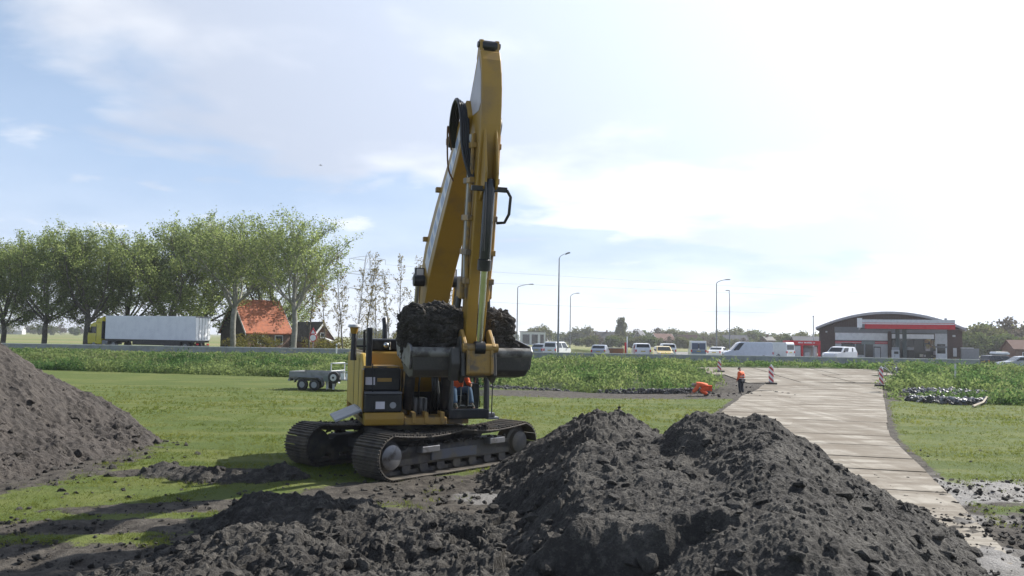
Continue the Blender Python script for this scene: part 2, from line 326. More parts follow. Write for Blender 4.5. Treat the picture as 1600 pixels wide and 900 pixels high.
def make_ground():
    def axis(segs):
        out = []
        for a, b, s in segs: out += list(np.arange(a, b, s))
        return np.array(out+[segs[-1][1]])
    ys = axis([(-30, 6, 3), (6, 24, 0.14), (24, 60, 0.4), (60, 130, 1.0), (130, 400, 6), (400, 4400, 80)])
    xr = axis([(0, 13, 0.16), (13, 40, 0.45), (40, 100, 2.0), (100, 500, 14), (500, 3600, 120)])
    xs = np.concatenate([-xr[:0:-1], xr])
    X, Y = np.meshgrid(xs, ys); m = mudmask(X, Y)
    near = ss(30, 20, Y)
    Z = gz(X, Y) + 0.035*fbm(X*0.8, Y*0.8, 3)*ss(75, 60, Y) + near*m*(0.05*fbm(X*2.2, Y*2.2, 5)+0.07*facets(X*2.6, Y*2.6, 9)*ss(-.3, .2, fbm(X*.9, Y*.9, 8)))
    # wheel ruts in the mud on the right
    rut = np.exp(-((Y-16.9-0.10*(X-14))/0.28)**2) + np.exp(-((Y-14.9-0.10*(X-14))/0.3)**2)*0.8
    Z = Z - 0.10*rut*ss(8.5, 10, X)*ss(24, 19, X)*(0.75+0.25*np.sign(np.sin(X*26)))
    far = ss(98, 106, Y)*np.where(X > 14, ss(165, 185, Y), 1.0)
    bank = ss(-0.4, 0.8, Y-edge(X))*(1-ss(76.5, 77.5, Y))*(1-ss(.05, .4, m)*(X > 7))
    pud = ss(-0.16, 0.06, fbm(X*0.30, Y*1.25-X*.12, 21, 4))*ss(7.0, 8.5, X+np.clip(13.5-Y, 0, 3))*ss(20, 18.0, Y)
    pud = np.maximum(pud, 1.0*(((X-0.2)/1.25)**2+((Y-15.5)/0.75)**2 < 1.0))
    nx, ny = len(xs), len(ys); idx = np.arange(nx*ny).reshape(ny, nx)
    F = np.stack([idx[:-1, :-1], idx[:-1, 1:], idx[1:, 1:], idx[1:, :-1]], -1).reshape(-1, 4)
    C = np.stack([m, bank, far, np.ones_like(m)], -1).reshape(-1, 4)
    m_, nt, N, L = nodes('field ground'); out = N.new('ShaderNodeOutputMaterial'); b = N.new('ShaderNodeBsdfPrincipled'); L.new(b.outputs[0], out.inputs[0])
    pos = N.new('ShaderNodeNewGeometry').outputs['Position']
    at = N.new('ShaderNodeAttribute'); at.attribute_name = 'cover'; sp = N.new('ShaderNodeSeparateColor'); L.new(at.outputs['Color'], sp.inputs[0])
    ap = N.new('ShaderNodeAttribute'); ap.attribute_name = 'puddle'
    g1 = tex_noise(N, L, pos, 0.35, 5, 0.6); g2 = tex_noise(N, L, pos, 3.0, 6, 0.7); g3 = tex_noise(N, L, pos, 22, 4, 0.7)
    mp = N.new('ShaderNodeMapping'); mp.inputs['Scale'].default_value = (0.12, 0.9, 1); mp.inputs['Rotation'].default_value = (0, 0, R(8)); L.new(pos, mp.inputs[0])
    stripe = tex_noise(N, L, mp.outputs[0], 1.0, 4, 0.55)
    grass = mixc(N, L, ramp(N, L, g1, 0.38, 0.62), (0.082, 0.113, 0.026), (0.122, 0.140, 0.040))
    grass = mixc(N, L, ramp(N, L, stripe, 0.45, 0.62), grass, (0.074, 0.104, 0.024))
    grass = mixc(N, L, mathn(N, L, 'MULTIPLY', ramp(N, L, g2, 0.5, 0.72), 0.55), grass, (0.048, 0.070, 0.016))
    grass = mixc(N, L, mathn(N, L, 'MULTIPLY', ramp(N, L, g3, 0.5, 0.8), 0.5), grass, (0.15, 0.155, 0.055))
    mud = mixc(N, L, ramp(N, L, g2, 0.35, 0.7), (0.042, 0.037, 0.032), (0.105, 0.094, 0.080))
    mud = mixc(N, L, mathn(N, L, 'MULTIPLY', ap.outputs['Fac'], ramp(N, L, g2, 0.25, 0.5)), mud, (0.165, 0.158, 0.150))
    bank_c = mixc(N, L, ramp(N, L, g2, 0.4, 0.65), (0.035, 0.055, 0.016), (0.055, 0.078, 0.022))
    mp2 = N.new('ShaderNodeMapping'); mp2.inputs['Scale'].default_value = (0.004, 0.03, 1); L.new(pos, mp2.inputs[0])
    farc = mixc(N, L, ramp(N, L, tex_noise(N, L, mp2.outputs[0], 1.0, 3, 0.5), 0.35, 0.65), (0.135, 0.165, 0.055), (0.20, 0.19, 0.085))
    mf = mathn(N, L, 'ADD', sp.outputs[0], mathn(N, L, 'MULTIPLY', mathn(N, L, 'SUBTRACT', tex_noise(N, L, pos, 2.6, 7, 0.72), 0.5), 1.9))
    c = mixc(N, L, ramp(N, L, mf, 0.22, 0.42), grass, mud)
    c = mixc(N, L, sp.outputs[1], c, bank_c); c = mixc(N, L, sp.outputs[2], c, farc); L.new(c, b.inputs['Base Color'])
    L.new(mathn(N, L, 'SUBTRACT', 0.95, mathn(N, L, 'MULTIPLY', ap.outputs['Fac'], 0.34)), b.inputs['Roughness']); b.inputs['Specular IOR Level'].default_value = 0.2
    bp = N.new('ShaderNodeBump'); bp.inputs['Strength'].default_value = 0.9; bp.inputs['Distance'].default_value = 0.07; L.new(mathn(N, L, 'ADD', g2, mathn(N, L, 'MULTIPLY', g3, 0.6)), bp.inputs['Height']); L.new(bp.outputs[0], b.inputs['Normal'])
    o = np_mesh('field_ground', np.stack([X, Y, Z], -1).reshape(-1, 3), F, m_, attr={'cover': C, 'puddle': pud.ravel()}, smooth=True)
    tag(o, kind='structure')
make_ground()
def make_road():
    asphalt = mat('asphalt', (0.055, 0.055, 0.058), 0.85, c2=(0.085, 0.083, 0.08), scale=0.6, bump=0.2, bscale=40)
    b = MB(); xs = [-160, -60, 0, 13, 60, 160]
    for a, c in zip(xs[:-1], xs[1:]): b.quad((a, 83, 1.008), (c, 83, 1.008), (c, 93.5, 1.008), (a, 93.5, 1.008))
    tag(b.build('asphalt_road', asphalt), kind='structure')
    b = MB()
    for a, c in ((26, 40), (40, 95)): b.quad((a, 95.5, 1.012), (c, 95.5, 1.012), (c, 160, 1.012), (a, 160, 1.012))
    tag(b.build('forecourt_paving', mat('forecourt paving', (0.17, 0.165, 0.16), 0.85, bump=0.1)), kind='structure')
    b = MB()
    for k in range(36): b.quad((-100+6*k, 88.1, 1.014), (-97+6*k, 88.1, 1.014), (-97+6*k, 88.25, 1.014), (-100+6*k, 88.25, 1.014))
    for yy in (83.6, 92.8): b.quad((-150, yy, 1.014), (150, yy, 1.014), (150, yy+.15, 1.014), (-150, yy+.15, 1.014))
    tag(b.build('road_markings', mat('road paint', (0.7, 0.7, 0.68), 0.6)), kind='structure')
make_road()
def make_plates():
    """temporary haul road of big flat plates, two abreast, dried mud on top"""
    m_, nt, N, L = nodes('haul road plates'); out = N.new('ShaderNodeOutputMaterial'); b = N.new('ShaderNodeBsdfPrincipled'); L.new(b.outputs[0], out.inputs[0])
    pos = N.new('ShaderNodeNewGeometry').outputs['Position']
    at = N.new('ShaderNodeAttribute'); at.attribute_name = 'tint'
    mp = N.new('ShaderNodeMapping'); mp.inputs['Scale'].default_value = (0.22, 1.0, 1); mp.inputs['Rotation'].default_value = (0, 0, R(12)); L.new(pos, mp.inputs[0])
    s = tex_noise(N, L, mp.outputs[0], 1.3, 6, 0.65); f = tex_noise(N, L, pos, 5, 6, 0.7)
    c = mixc(N, L, at.outputs['Fac'], (0.270, 0.248, 0.212), (0.330, 0.306, 0.264))
    c = mixc(N, L, mathn(N, L, 'MULTIPLY', ramp(N, L, s, 0.42, 0.60), 0.75), c, (0.125, 0.104, 0.078))
    c = mixc(N, L, mathn(N, L, 'MULTIPLY', ramp(N, L, f, 0.5, 0.75), 0.5), c, (0.42, 0.395, 0.345))
    mp3 = N.new('ShaderNodeMapping'); mp3.inputs['Rotation'].default_value = (0, 0, R(23)); mp3.inputs['Scale'].default_value = (1.1, .05, 1); L.new(pos, mp3.inputs[0])
    c = mixc(N, L, mathn(N, L, 'MULTIPLY', ramp(N, L, tex_noise(N, L, mp3.outputs[0], 1.0, 4, .6), 0.46, 0.60), 0.5), c, (0.14, 0.118, 0.09))
    c = mixc(N, L, mathn(N, L, 'MULTIPLY', ramp(N, L, tex_noise(N, L, pos, .55, 6, .7), 0.47, 0.60), 0.55), c, (0.16, 0.135, 0.105)); L.new(c, b.inputs['Base Color']); b.inputs['Roughness'].default_value = 0.9; b.inputs['Specular IOR Level'].default_value = 0.15
    bp = N.new('ShaderNodeBump'); bp.inputs['Strength'].default_value = 0.4; bp.inputs['Distance'].default_value = 0.02; L.new(f, bp.inputs['Height']); L.new(bp.outputs[0], b.inputs['Normal'])
    rng = np.random.default_rng(4); V = []; F = []; T = []
    def plate(q, tint):                     # q: four corners (x, y)
        dz = 0.05+0.007*rng.random(); b0 = len(V); tilt = 0.006*(rng.random(2)-0.5)
        for i, (x, y) in enumerate(q): V.append((x, y, float(gz(x, y))+(dz+.035)*float(ss(11.5, 17.5, y+.25*math.sin(x*3.1)))-.035+tilt[i//2]))
        for (x, y) in q: V.append((x, y, float(gz(x, y))-0.12))
        for f in ((0, 1, 2, 3), (0, 4, 5, 1), (1, 5, 6, 2), (2, 6, 7, 3), (3, 7, 4, 0)): F.append([b0+i for i in f])
        T.extend([tint]*8)
    d0 = 11.6; ax = lambda d, k: (lambda l, r: l+(r-l)*k)(float(road_l(d)), float(road_r(d)))
    d = d0
    while d < 54.6:
        st = 1.9+1.3*rng.random()
        mid = .35+.3*rng.random(); sl = 1.5; cut = 0.02+0.035*rng.random(); j = (rng.random(4)-0.5)*0.2
        def pt(dd, k, jj): yy = dd-(k-0.5)*sl; return (ax(max(yy, 6), k)+jj*0.5, yy)
        for k0, k1, ja, jb in ((0, mid, j[0], 0), (mid, 1, 0, j[1])):
            plate([pt(d+cut, k0, ja), pt(d+cut, k1, jb), pt(d+st-cut, k1, jb), pt(d+st-cut, k0, ja)], rng.random())
        d += st
    for r_ in range(6):                     # plates turned across the verge at the far end
        y0 = 56.4+r_*2.05
        x0, x1 = (16.6, 28.0) if r_ < 3 else (15.6, 30.6)
        n = 3
        for k in range(n):
            a = x0+(x1-x0)*k/n; c_ = x0+(x1-x0)*(k+1)/n; jj = (rng.random()-.5)*.5
            plate([(a+.06, y0+jj*.3), (c_-.06, y0+jj*.3), (c_-.06, y0+1.95+jj*.3), (a+.06, y0+1.95+jj*.3)], rng.random())
    tag(np_mesh('haul_road', np.array(V), np.array(F), m_, attr={'tint': np.array(T)}), kind='structure')
make_plates()
# ------------------------------------------------------------------ earth heaps
def dirtmat(name, c1, c2, c3):
    m_, nt, N, L = nodes(name); out = N.new('ShaderNodeOutputMaterial'); b = N.new('ShaderNodeBsdfPrincipled'); L.new(b.outputs[0], out.inputs[0])
    pos = N.new('ShaderNodeNewGeometry').outputs['Position']
    n1 = tex_noise(N, L, pos, 1.1, 5, 0.6); n2 = tex_noise(N, L, pos, 7, 6, 0.7); n3 = tex_noise(N, L, pos, 38, 4, 0.7)
    c = mixc(N, L, ramp(N, L, n1, 0.38, 0.66), c1, c2); c = mixc(N, L, mathn(N, L, 'MULTIPLY', ramp(N, L, n2, 0.48, 0.68), 0.75), c, c3); c = mixc(N, L, mathn(N, L, 'MULTIPLY', ramp(N, L, n3, 0.55, 0.7), 0.5), c, tuple(v*1.25 for v in c3)); c = mixc(N, L, mathn(N, L, 'MULTIPLY', ramp(N, L, n3, 0.45, 0.3), 0.6), c, tuple(v*.6 for v in c1))
    L.new(c, b.inputs['Base Color']); b.inputs['Roughness'].default_value = 0.88; b.inputs['Specular IOR Level'].default_value = 0.3
    bp = N.new('ShaderNodeBump'); bp.inputs['Strength'].default_value = 1.0; bp.inputs['Distance'].default_value = 0.05
    L.new(mathn(N, L, 'ADD', n2, mathn(N, L, 'MULTIPLY', n3, 0.6)), bp.inputs['Height']); L.new(bp.outputs[0], b.inputs['Normal']); return m_
DIRT = dirtmat('dark wet earth', (0.036, 0.033, 0.030), (0.064, 0.059, 0.052), (0.114, 0.105, 0.092))
DIRT2 = dirtmat('dry grey earth', (0.048, 0.042, 0.038), (0.072, 0.062, 0.055), (0.105, 0.092, 0.081))
def segd(X, Y, a, b):
    ax, ay = a[0], a[1]; dx, dy = b[0]-ax, b[1]-ay; t = np.clip(((X-ax)*dx+(Y-ay)*dy)/(dx*dx+dy*dy), 0, 1)
    return np.hypot(X-ax-t*dx, Y-ay-t*dy), t
_ico = None
def ico():
    global _ico
    if _ico is None:
        import bmesh
        bm = bmesh.new(); bmesh.ops.create_icosphere(bm, subdivisions=2, radius=1.0)
        _ico = (np.array([v.co[:] for v in bm.verts]), np.array([[v.index for v in f.verts] for f in bm.faces])); bm.free()
    return _ico
_chunks = None
def chunks():
    """angular broken lumps: a ball cut off by random planes and roughened"""
    global _chunks
    if _chunks is None:
        V0, F0_ = ico(); g = np.random.default_rng(77); _chunks = []
        for k in range(28):
            v = V0.copy()
            for _ in range(9):
                n = g.normal(size=3); n /= np.linalg.norm(n); d = v@n-g.uniform(.34, .80); v = v-n*np.maximum(d, 0)[:, None]
            v = v*(1+.40*noise3(v*1.7+k*9, k)[:, None]+.22*noise3(v*4+k*5, k+3)[:, None]); _chunks.append(v)
    return _chunks, ico()[1]
def clods(C, rad, rng):
    """broken lumps of earth at centres C"""
    ch, F0_ = chunks(); Vs = []; Fs = []; b = 0
    for c, r in zip(C, rad):
        v = ch[int(rng.integers(len(ch)))]*r*np.array([1, .75+.4*rng.random(), .6+.35*rng.random()]); a = rng.random()*6.28; ca, sa = math.cos(a), math.sin(a); v = v@np.array([[ca, sa, 0], [-sa, ca, 0], [0, 0, 1]]); Vs.append(v+c); Fs.append(F0_+b); b += len(v)
    return np.concatenate(Vs), np.concatenate(Fs)
def heap(name, Hfun, box, step, m_, rng, nclod, rmax, label, cat='earth heap', clod_w=None):
    xs = np.arange(box[0], box[1], step); ys = np.arange(box[2], box[3], step); X, Y = np.meshgrid(xs, ys)
    H = Hfun(X, Y); base = gz(X, Y)
    Z = base+H; ok = H > -0.10
    idx = np.arange(X.size).reshape(X.shape)
    k = ok[:-1, :-1] & ok[:-1, 1:] & ok[1:, 1:] & ok[1:, :-1]
    Q = np.stack([idx[:-1, :-1], idx[:-1, 1:], idx[1:, 1:], idx[1:, :-1]], -1)[k]
    V = np.stack([X, Y, Z], -1).reshape(-1, 3)
    used = np.unique(Q); re = np.full(X.size, -1); re[used] = np.arange(len(used)); V = V[used]; Q = re[Q]
    T = np.concatenate([Q[:, [0, 1, 2]], Q[:, [0, 2, 3]]])
    # scatter broken clods, more of them low down
    cx = rng.uniform(box[0], box[1], nclod*6); cy = rng.uniform(box[2], box[3], nclod*6); ch = Hfun(cx, cy)
    w = (ch > -0.06)*(np.exp(-np.clip(ch, 0, 9)/0.8)+0.25)*(1 if clod_w is None else clod_w(cx, cy)); keep = rng.random(len(w)) < w; cx, cy, ch = cx[keep][:nclod], cy[keep][:nclod], ch[keep][:nclod]
    rad = (0.014+rmax*rng.random(len(cx))**9)*np.where(ch > 1.45, .5, 1.0)
    CV, CF = clods(np.stack([cx, cy, gz(cx, cy)+np.maximum(ch, 0)], -1), rad, rng)
    T = np.concatenate([T, CF+len(V)]); V = np.concatenate([V, CV])
    o = np_mesh(name, V, T, m_, smooth=False); tag(o, label, cat); return o
def rough(X, Y, s, a=1.0, chunky=None):
    big = 0.09*fbm(X*0.9, Y*0.9, s, 3)+0.10*fbm(X*2.4, Y*2.4, s+3, 5, .55)
    patch = ss(-0.25, 0.35, fbm(X*0.8, Y*0.8, s+6, 3)) if chunky is None else np.clip(chunky+0.6*fbm(X*0.8, Y*0.8, s+6, 3), 0, 1)
    wx = X+0.07*fbm(X*5, Y*5, s+31, 3); wy = Y+0.07*fbm(X*5+9, Y*5, s+33, 3)
    cl = 0.10*facets(wx*2.4, wy*2.4, s+5)*patch+0.062*facets(wx*5.0, wy*5.0, s+7)*(0.12+0.88*patch)+(0.018+0.016*patch)*facets(wx*10.5, wy*10.5, s+11)+0.014*facets(wx*19, wy*19, s+12)
    return a*(big+cl+0.055*fbm(X*8, Y*8, s+13, 5, .62)+0.02)
def big_heap(X, Y):
    poly = [(0.85, 9.4), (3.0, 8.9), (4.3, 13.4), (2.6, 14.3), (1.25, 13.5)]; sl = [1.7, 0.5, 0.6, 0.5, 0.62]
    Xo, Yo = X, Y; X = X+0.38*fbm(X*0.9, Y*0.9, 141, 3); Y = Y+0.38*fbm(Xo*0.9+5, Y*0.9, 143, 3)   # a ragged outline
    top = 1.20+0.05*(Y-11)+0.16*fbm(X*0.7, Y*0.7, 147, 3)-0.05*(X-2.4)**2; h = top
    for i in range(5):
        a, b = poly[i], poly[(i+1) % 5]; dx, dy = b[0]-a[0], b[1]-a[1]; l = math.hypot(dx, dy); d = ((X-a[0])*dy-(Y-a[1])*dx)/l
        h = np.minimum(h, top-sl[i]*np.maximum(d, 0)) if i else np.minimum(h, top-sl[i]*np.maximum(d, 0)*ss(-.2, .5, d+.2))
    X, Y = Xo, Yo
    d, t = segd(X, Y, (4.05, 13.3), (3.05, 8.6)); pk = 1.86-0.5*t; h1 = pk-0.60*np.sqrt(d*d+0.12)+0.05
    d, t = segd(X, Y, (3.25, 13.6), (4.2, 13.3)); h1 = np.maximum(h1, 2.02-0.78*np.sqrt(d*d+0.10))
    h2 = np.full_like(h, -1.0)
    for a, b, ht, s_ in (((-3.7, 12.9), (-2.6, 12.6), 0.62, 0.50), ((-2.7, 12.4), (0.0, 12.0), 0.46, 0.38), ((-3.4, 11.0), (-2.0, 9.3), 0.55, 0.36), ((-1.7, 11.0), (0.2, 9.9), 0.48, 0.36),
                         ((-3.6, 9.2), (0.2, 8.4), 0.50, 0.30), ((-2.0, 7.6), (4, 7.0), 0.6, 0.3)):
        d, t = segd(X, Y, a, b); h2 = np.maximum(h2, ht-s_*np.sqrt(d*d+0.06))
    H = np.maximum(np.maximum(h, h1), h2)
    flat = ss(0.10, 0.0, np.abs(H-top)) * (h >= np.maximum(h1, h2))
    # streaks running down the loose right flank
    fl = ss(3.2, 4.4, X)*ss(0.02, 0.3, H)
    H = H + rough(X, Y, 40, 1.0, np.clip(0.75-0.35*(X-0.2), .05, .9))*(1-0.2*flat)*ss(-0.3, 0.25, H) + fl*0.07*fbm((X*0.5+Y)*3.4, (X-Y*0.5)*0.8, 77, 4) - 0.03
    return H
rng = np.random.default_rng(11)
heap('earth_heap', big_heap, (-6.2, 8.6, 6.3, 17.2), 0.030, DIRT, rng, 5200, 0.13, 'large dark earth heap across the foreground with a flat scraped top and steep face')
def mid_heap(X, Y):
    d = np.hypot((X-2.05)/1.0, (Y-17.2)/1.0); H = np.minimum(1.52-0.62*np.sqrt(np.maximum(d-0.35, 0)**2+0.01), 1.45)
    d2, t = segd(X, Y, (0.9, 16.6), (2.4, 15.4)); H = np.maximum(H, 0.72-0.5*d2)
    d3, t = segd(X, Y, (2.6, 16.6), (3.6, 15.0)); H = np.maximum(H, 1.0-0.5*d3)
    return H + rough(X, Y, 60)*ss(-0.3, 0.2, H) - 0.03
heap('earth_heap', mid_heap, (-1.5, 5.6, 13.4, 20.5), 0.04, DIRT, rng, 1500, 0.11, 'smaller rounded earth mound beside the right end of the excavator tracks')
def left_heap(X, Y):
    d, t = segd(X, Y, (-15.4, 21.2), (-15.6, 15.2)); H = 3.75-0.66*np.sqrt(d*d+0.15)
    H = H + 0.25*fbm(X*0.45, Y*0.45, 90, 2)
    return H + 1.15*rough(X, Y, 80, 1.0, .3+0*X)*ss(-0.3, 0.25, H) + 0.12*fbm(X*0.8, Y*2.6, 85, 3) - 0.03
heap('earth_heap', left_heap, (-22.5, -7.8, 8.5, 28.5), 0.05, DIRT2, rng, 5000, 0.13, 'tall grey-brown earth heap cut off by the left edge of the photo')
def ridge(X, Y):
    d, t = segd(X, Y, (-7.4, 17.3), (-5.6, 16.6)); H = 0.26-0.45*d + 0*X
    d, t = segd(X, Y, (-5.6, 16.6), (-4.7, 17.0)); H = np.maximum(H, 0.34-0.6*d)
    return H + rough(X, Y, 95, 0.8)*ss(-0.25, 0.1, H) - 0.05
heap('earth_heap', ridge, (-9.4, -3.6, 15.4, 18.4), 0.05, DIRT, rng, 260, 0.10, 'low ridge of clods on the grass between the left heap and the tracks')
# loose crumbs strewn over grass and mud
def crumbs():
    rng = np.random.default_rng(5)
    C = []; Rr = []
    for (x0, x1, y0, y1, n, rm) in ((-10, -7.6, 15, 22.5, 260, 0.09), (-10.5, -4.2, 9, 16.5, 900, 0.06), (-4.5, 3.5, 13.6, 17.5, 700, 0.07), (6.2, 15, 9.5, 18.5, 420, 0.06), (-6, -2, 16.5, 19, 80, .06), (9.8, 16.6, 44, 55, 220, 0.16), (-9, -3, 9, 13, 500, .05), (7.2, 17, 15.2, 18.6, 900, .07), (5.8, 12, 9.5, 14.5, 700, .06), (5.5, 12.5, 14, 27, 260, .045), (7.5, 15, 12.6, 15, 500, .06), (2.5, 14.5, 19, 30, 260, .05)):
        x = rng.uniform(x0, x1, n); y = rng.uniform(y0, y1, n); k = rng.random(n) < 0.25+mudmask(x, y); C.append(np.stack([x, y, gz(x, y)+0.01], -1)[k]); Rr.append((0.015+rm*rng.random(n)**3)[k])
    V, F = clods(np.concatenate(C), np.concatenate(Rr), rng); tag(np_mesh('loose_earth_crumbs', V, F, DIRT), 'loose crumbs of dark earth strewn over the grass and mud', 'earth crumbs', kind='stuff')
crumbs()
def pebbles():
    """dark broken rubble in the ditch, right of the haul road and along the verge"""
    rng = np.random.default_rng(6); m_ = mat('dark broken rubble', (0.06, 0.062, 0.072), 0.5, c2=(0.27, 0.275, 0.30), scale=2.6, lo=0.45, hi=0.62)
    def one(regions, label, m_=m_):
        C = []; Rr = []
        for (x0, x1, y0, y1, n, rm, hh) in regions:
            x = rng.uniform(x0, x1, n); y = rng.uniform(y0, y1, n); k = ((x-(x0+x1)/2)/(x1-x0)*2)**2+((y-(y0+y1)/2)/(y1-y0)*2)**2 < 1
            C.append(np.stack([x, y, gz(x, y)+rng.random(n)*hh], -1)[k]); Rr.append((0.05+rm*rng.random(n)**2.5)[k])
        V, F = clods(np.concatenate(C), np.concatenate(Rr), rng); tag(np_mesh('rubble', V, F, m_), label, 'rubble', kind='stuff')
    one([(21.6, 25.2, 41.2, 45.6, 1500, 0.13, 0.30), (23.6, 28.6, 47.0, 50.0, 1000, 0.13, 0.34)], 'shiny dark rubble tipped in the ditch right of the haul road')
    one([(5.0, 12.0, 46.2, 49.2, 1300, 0.11, 0.30), (-2.5, 6.5, 47.6, 50.6, 900, 0.07, 0.12)], 'grey rubble strip along the ditch left of the crouching worker', mat('dull grey rubble', (0.05, 0.05, 0.054), 0.8, c2=(0.12, 0.12, 0.125), scale=2.6, lo=0.45, hi=0.65))
pebbles()
# ------------------------------------------------------------------ grass and bank plants
def in_road(x, y, g=0.0): return (x > road_l(y)-g) & (x < road_r(y)+g) & (y < 57) | ((x > 15.2) & (x < 30.8) & (y >= 56) & (y < 69))
def bank_plants():
    rng = np.random.default_rng(21)
    lm = leafmat('bank plants', (0.056, 0.115, 0.040), (0.175, 0.225, 0.092), trans=0.5)
    n = 8200; x = rng.uniform(-66, 52, n); e = edge(x); y = e+0.15+(76.8-e)*rng.random(n)**1.15
    vis = np.abs(x) < 0.72*y
    ruin = ((x > 10.8+(y-46)*.36) & (x < 22) & (y < 58)) | (((x-23.5)/2.3)**2+((y-43.2)/2.7)**2 < 1) | (((x-26.1)/2.7)**2+((y-48.3)/1.7)**2 < 1)
    front = (x > -5) & (x < 11) & (y < e+2.2)
    pick = vis & ~in_road(x, y, 0.2) & ~ruin & ~front & ~((x > 14.6) & (x < 31) & (y > 55.5) & (y < 69.5))
    x, y = x[pick], y[pick]; z = gz(x, y); t = np.clip((y-edge(x))/10, 0, 1)
    band = fbm(x*0.12, y*0.5, 31, 3); hgt = (0.30+0.50*ss(-0.15, 0.35, band)+0.50*rng.random(len(x))**2+0.25*ss(.1, .4, fbm(x*.5, y*.5, 39, 2)))*np.where(y > 71, 0.42, 1.0)
    C = []; S = []; T = []
    tone = np.clip(0.45+1.3*fbm(x*0.35, y*0.35, 37, 3)+0.45*(rng.random(len(x))-.5), 0, 1)
    for i in range(len(x)):
        k = 30; p = rng.normal(size=(k, 3)); p /= np.linalg.norm(p, axis=1)[:, None]; p *= rng.random((k, 1))**0.4
        w = 0.34+0.34*rng.random(); p[:, 0] *= w; p[:, 1] *= w; p[:, 2] = (p[:, 2]*0.5+0.5)*hgt[i]
        C.append(p+np.array([x[i], y[i], z[i]])); S.append(np.full(k, 0.195)); T.append(np.clip(tone[i]+0.22*(rng.random(k)-.5), 0, 1))
    k2 = np.flatnonzero((rng.random(len(x)) < .16) & (y < 70))
    for i in k2:
        k = 100; p = rng.normal(size=(k, 3)); p /= np.linalg.norm(p, axis=1)[:, None]; p *= .75+.3*rng.random((k, 1)); w = .55+.5*rng.random(); hh = .55+.45*rng.random()
        p = p*np.array([w, w, hh*.55])+np.array([0, 0, hh*.5]); C.append(p+np.array([x[i], y[i], z[i]])); S.append(np.full(k, .20)); T.append(np.clip(tone[i]+.15+.3*(rng.random(k)-.5), 0, 1))
    o = leaves('bank_plants', np.concatenate(C), np.concatenate(S), lm, rng, aspect=0.45, tint=np.concatenate(T), up=0.45)
    tag(o, 'lush nettles and tall grass covering the bank below the barrier', 'bank plants', kind='stuff')
    # seed heads and cow parsley standing above the rest
    m = 1100; x = rng.uniform(-60, 50, m); e = edge(x); y = e+1.5+(72-e-1.5)*rng.random(m); k = ~in_road(x, y, 0.5) & (np.abs(x) < 0.7*y) & ~((x > 9) & (x < 31) & (y < 69.5)); x, y = x[k], y[k]; zt = gz(x, y)+0.55+0.45*rng.random(len(x))
    C = np.concatenate([np.stack([x+rng.normal(0, .12, len(x)), y+rng.normal(0, .12, len(x)), zt+rng.normal(0, .10, len(x))], -1) for _ in range(5)])
    tag(leaves('seed_heads', C, 0.13, leafmat('pale seed heads', (0.16, 0.17, 0.075), (0.26, 0.26, 0.17)), rng, aspect=0.4, up=0.5), 'pale seed heads standing above the bank plants', 'seed heads', kind='stuff')
bank_plants()
def field_grass():
    """short blades on the near field, where single tufts still show"""
    rng = np.random.default_rng(8); m_ = leafmat('field grass blades', (0.100, 0.138, 0.034), (0.165, 0.185, 0.056), trans=0.5)
    Xs = []; Ys = []
    for (y0, y1, dens) in ((9, 14, 190), (14, 19, 130), (19, 24, 70), (24, 30, 40), (30, 37, 24), (37, 45, 12)):
        w = 0.75*y1; n = int((y1-y0)*2*w*dens); x = rng.uniform(-w, w, n); y = rng.uniform(y0, y1, n); k = np.abs(x) < 0.72*y; Xs.append(x[k]); Ys.append(y[k])
    x = np.concatenate(Xs); y = np.concatenate(Ys)
    mm = mudmask(x, y)+1.9*(fbm(x*1.3, y*1.3, 55, 4)*0.55); k = (rng.random(len(x)) > ss(0.05, 0.5, mm)*1.05) & ~in_road(x, y, 0.1) & (y < edge(x)-0.2) & (big_heap(x, y) < 0) & (left_heap(x, y) < 0)
    x, y = x[k], y[k]; n = len(x); hgt = (0.035+0.04*rng.random(n))*np.where(y > 30, 1.4, 1)
    tone = np.clip(0.5+0.8*fbm(x*0.5, y*0.5, 57, 3)+0.4*(rng.random(n)-.5), 0, 1)
    V = []; T = []
    for j in range(3):
        a = rng.random(n)*6.28; w = np.where(y > 22, np.where(y > 30, .018, .012), 0.008); lean = 0.05*rng.normal(size=(2, n)); ox = rng.normal(0, .025, n); oy = rng.normal(0, .025, n); z = gz(x, y)-0.01
        p0 = np.stack([x+ox-w*np.cos(a), y+oy-w*np.sin(a), z], -1); p1 = np.stack([x+ox+w*np.cos(a), y+oy+w*np.sin(a), z], -1); p2 = np.stack([x+ox+lean[0], y+oy+lean[1], z+hgt], -1)
        V.append(np.stack([p0, p1, p2], 1)); T.append(np.repeat(tone, 3))
    V = np.concatenate(V).reshape(-1, 3); F = np.arange(len(V)).reshape(-1, 3)
    tag(np_mesh('field_grass', V, F, m_, attr={'tint': np.concatenate(T)}), 'short mown grass of the field', 'grass', kind='stuff')
field_grass()
# ------------------------------------------------------------------ trees
BARK = mat('tree bark', (0.085, 0.075, 0.062), 0.9, c2=(0.16, 0.15, 0.125), scale=2.5, bump=0.4, bscale=12)
BARK_L = mat('pale bark', (0.17, 0.165, 0.14), 0.9, c2=(0.27, 0.265, 0.235), scale=1.6, bump=0.3, bscale=12)
LEAF = leafmat('young spring leaves', (0.115, 0.165, 0.055), (0.27, 0.325, 0.14), trans=0.62)
LEAF_P = leafmat('thin pale leaves', (0.15, 0.135, 0.06), (0.22, 0.20, 0.10), trans=0.5)
LEAF_F = [leafmat('far crown green', (0.058, 0.092, 0.034), (0.115, 0.145, 0.052), trans=0.35), leafmat('far crown olive', (0.075, 0.092, 0.036), (0.14, 0.15, 0.062), trans=0.35),
          leafmat('far crown brown', (0.085, 0.072, 0.055), (0.13, 0.115, 0.085), trans=0.25)]
def unit(v): return v/np.linalg.norm(v)
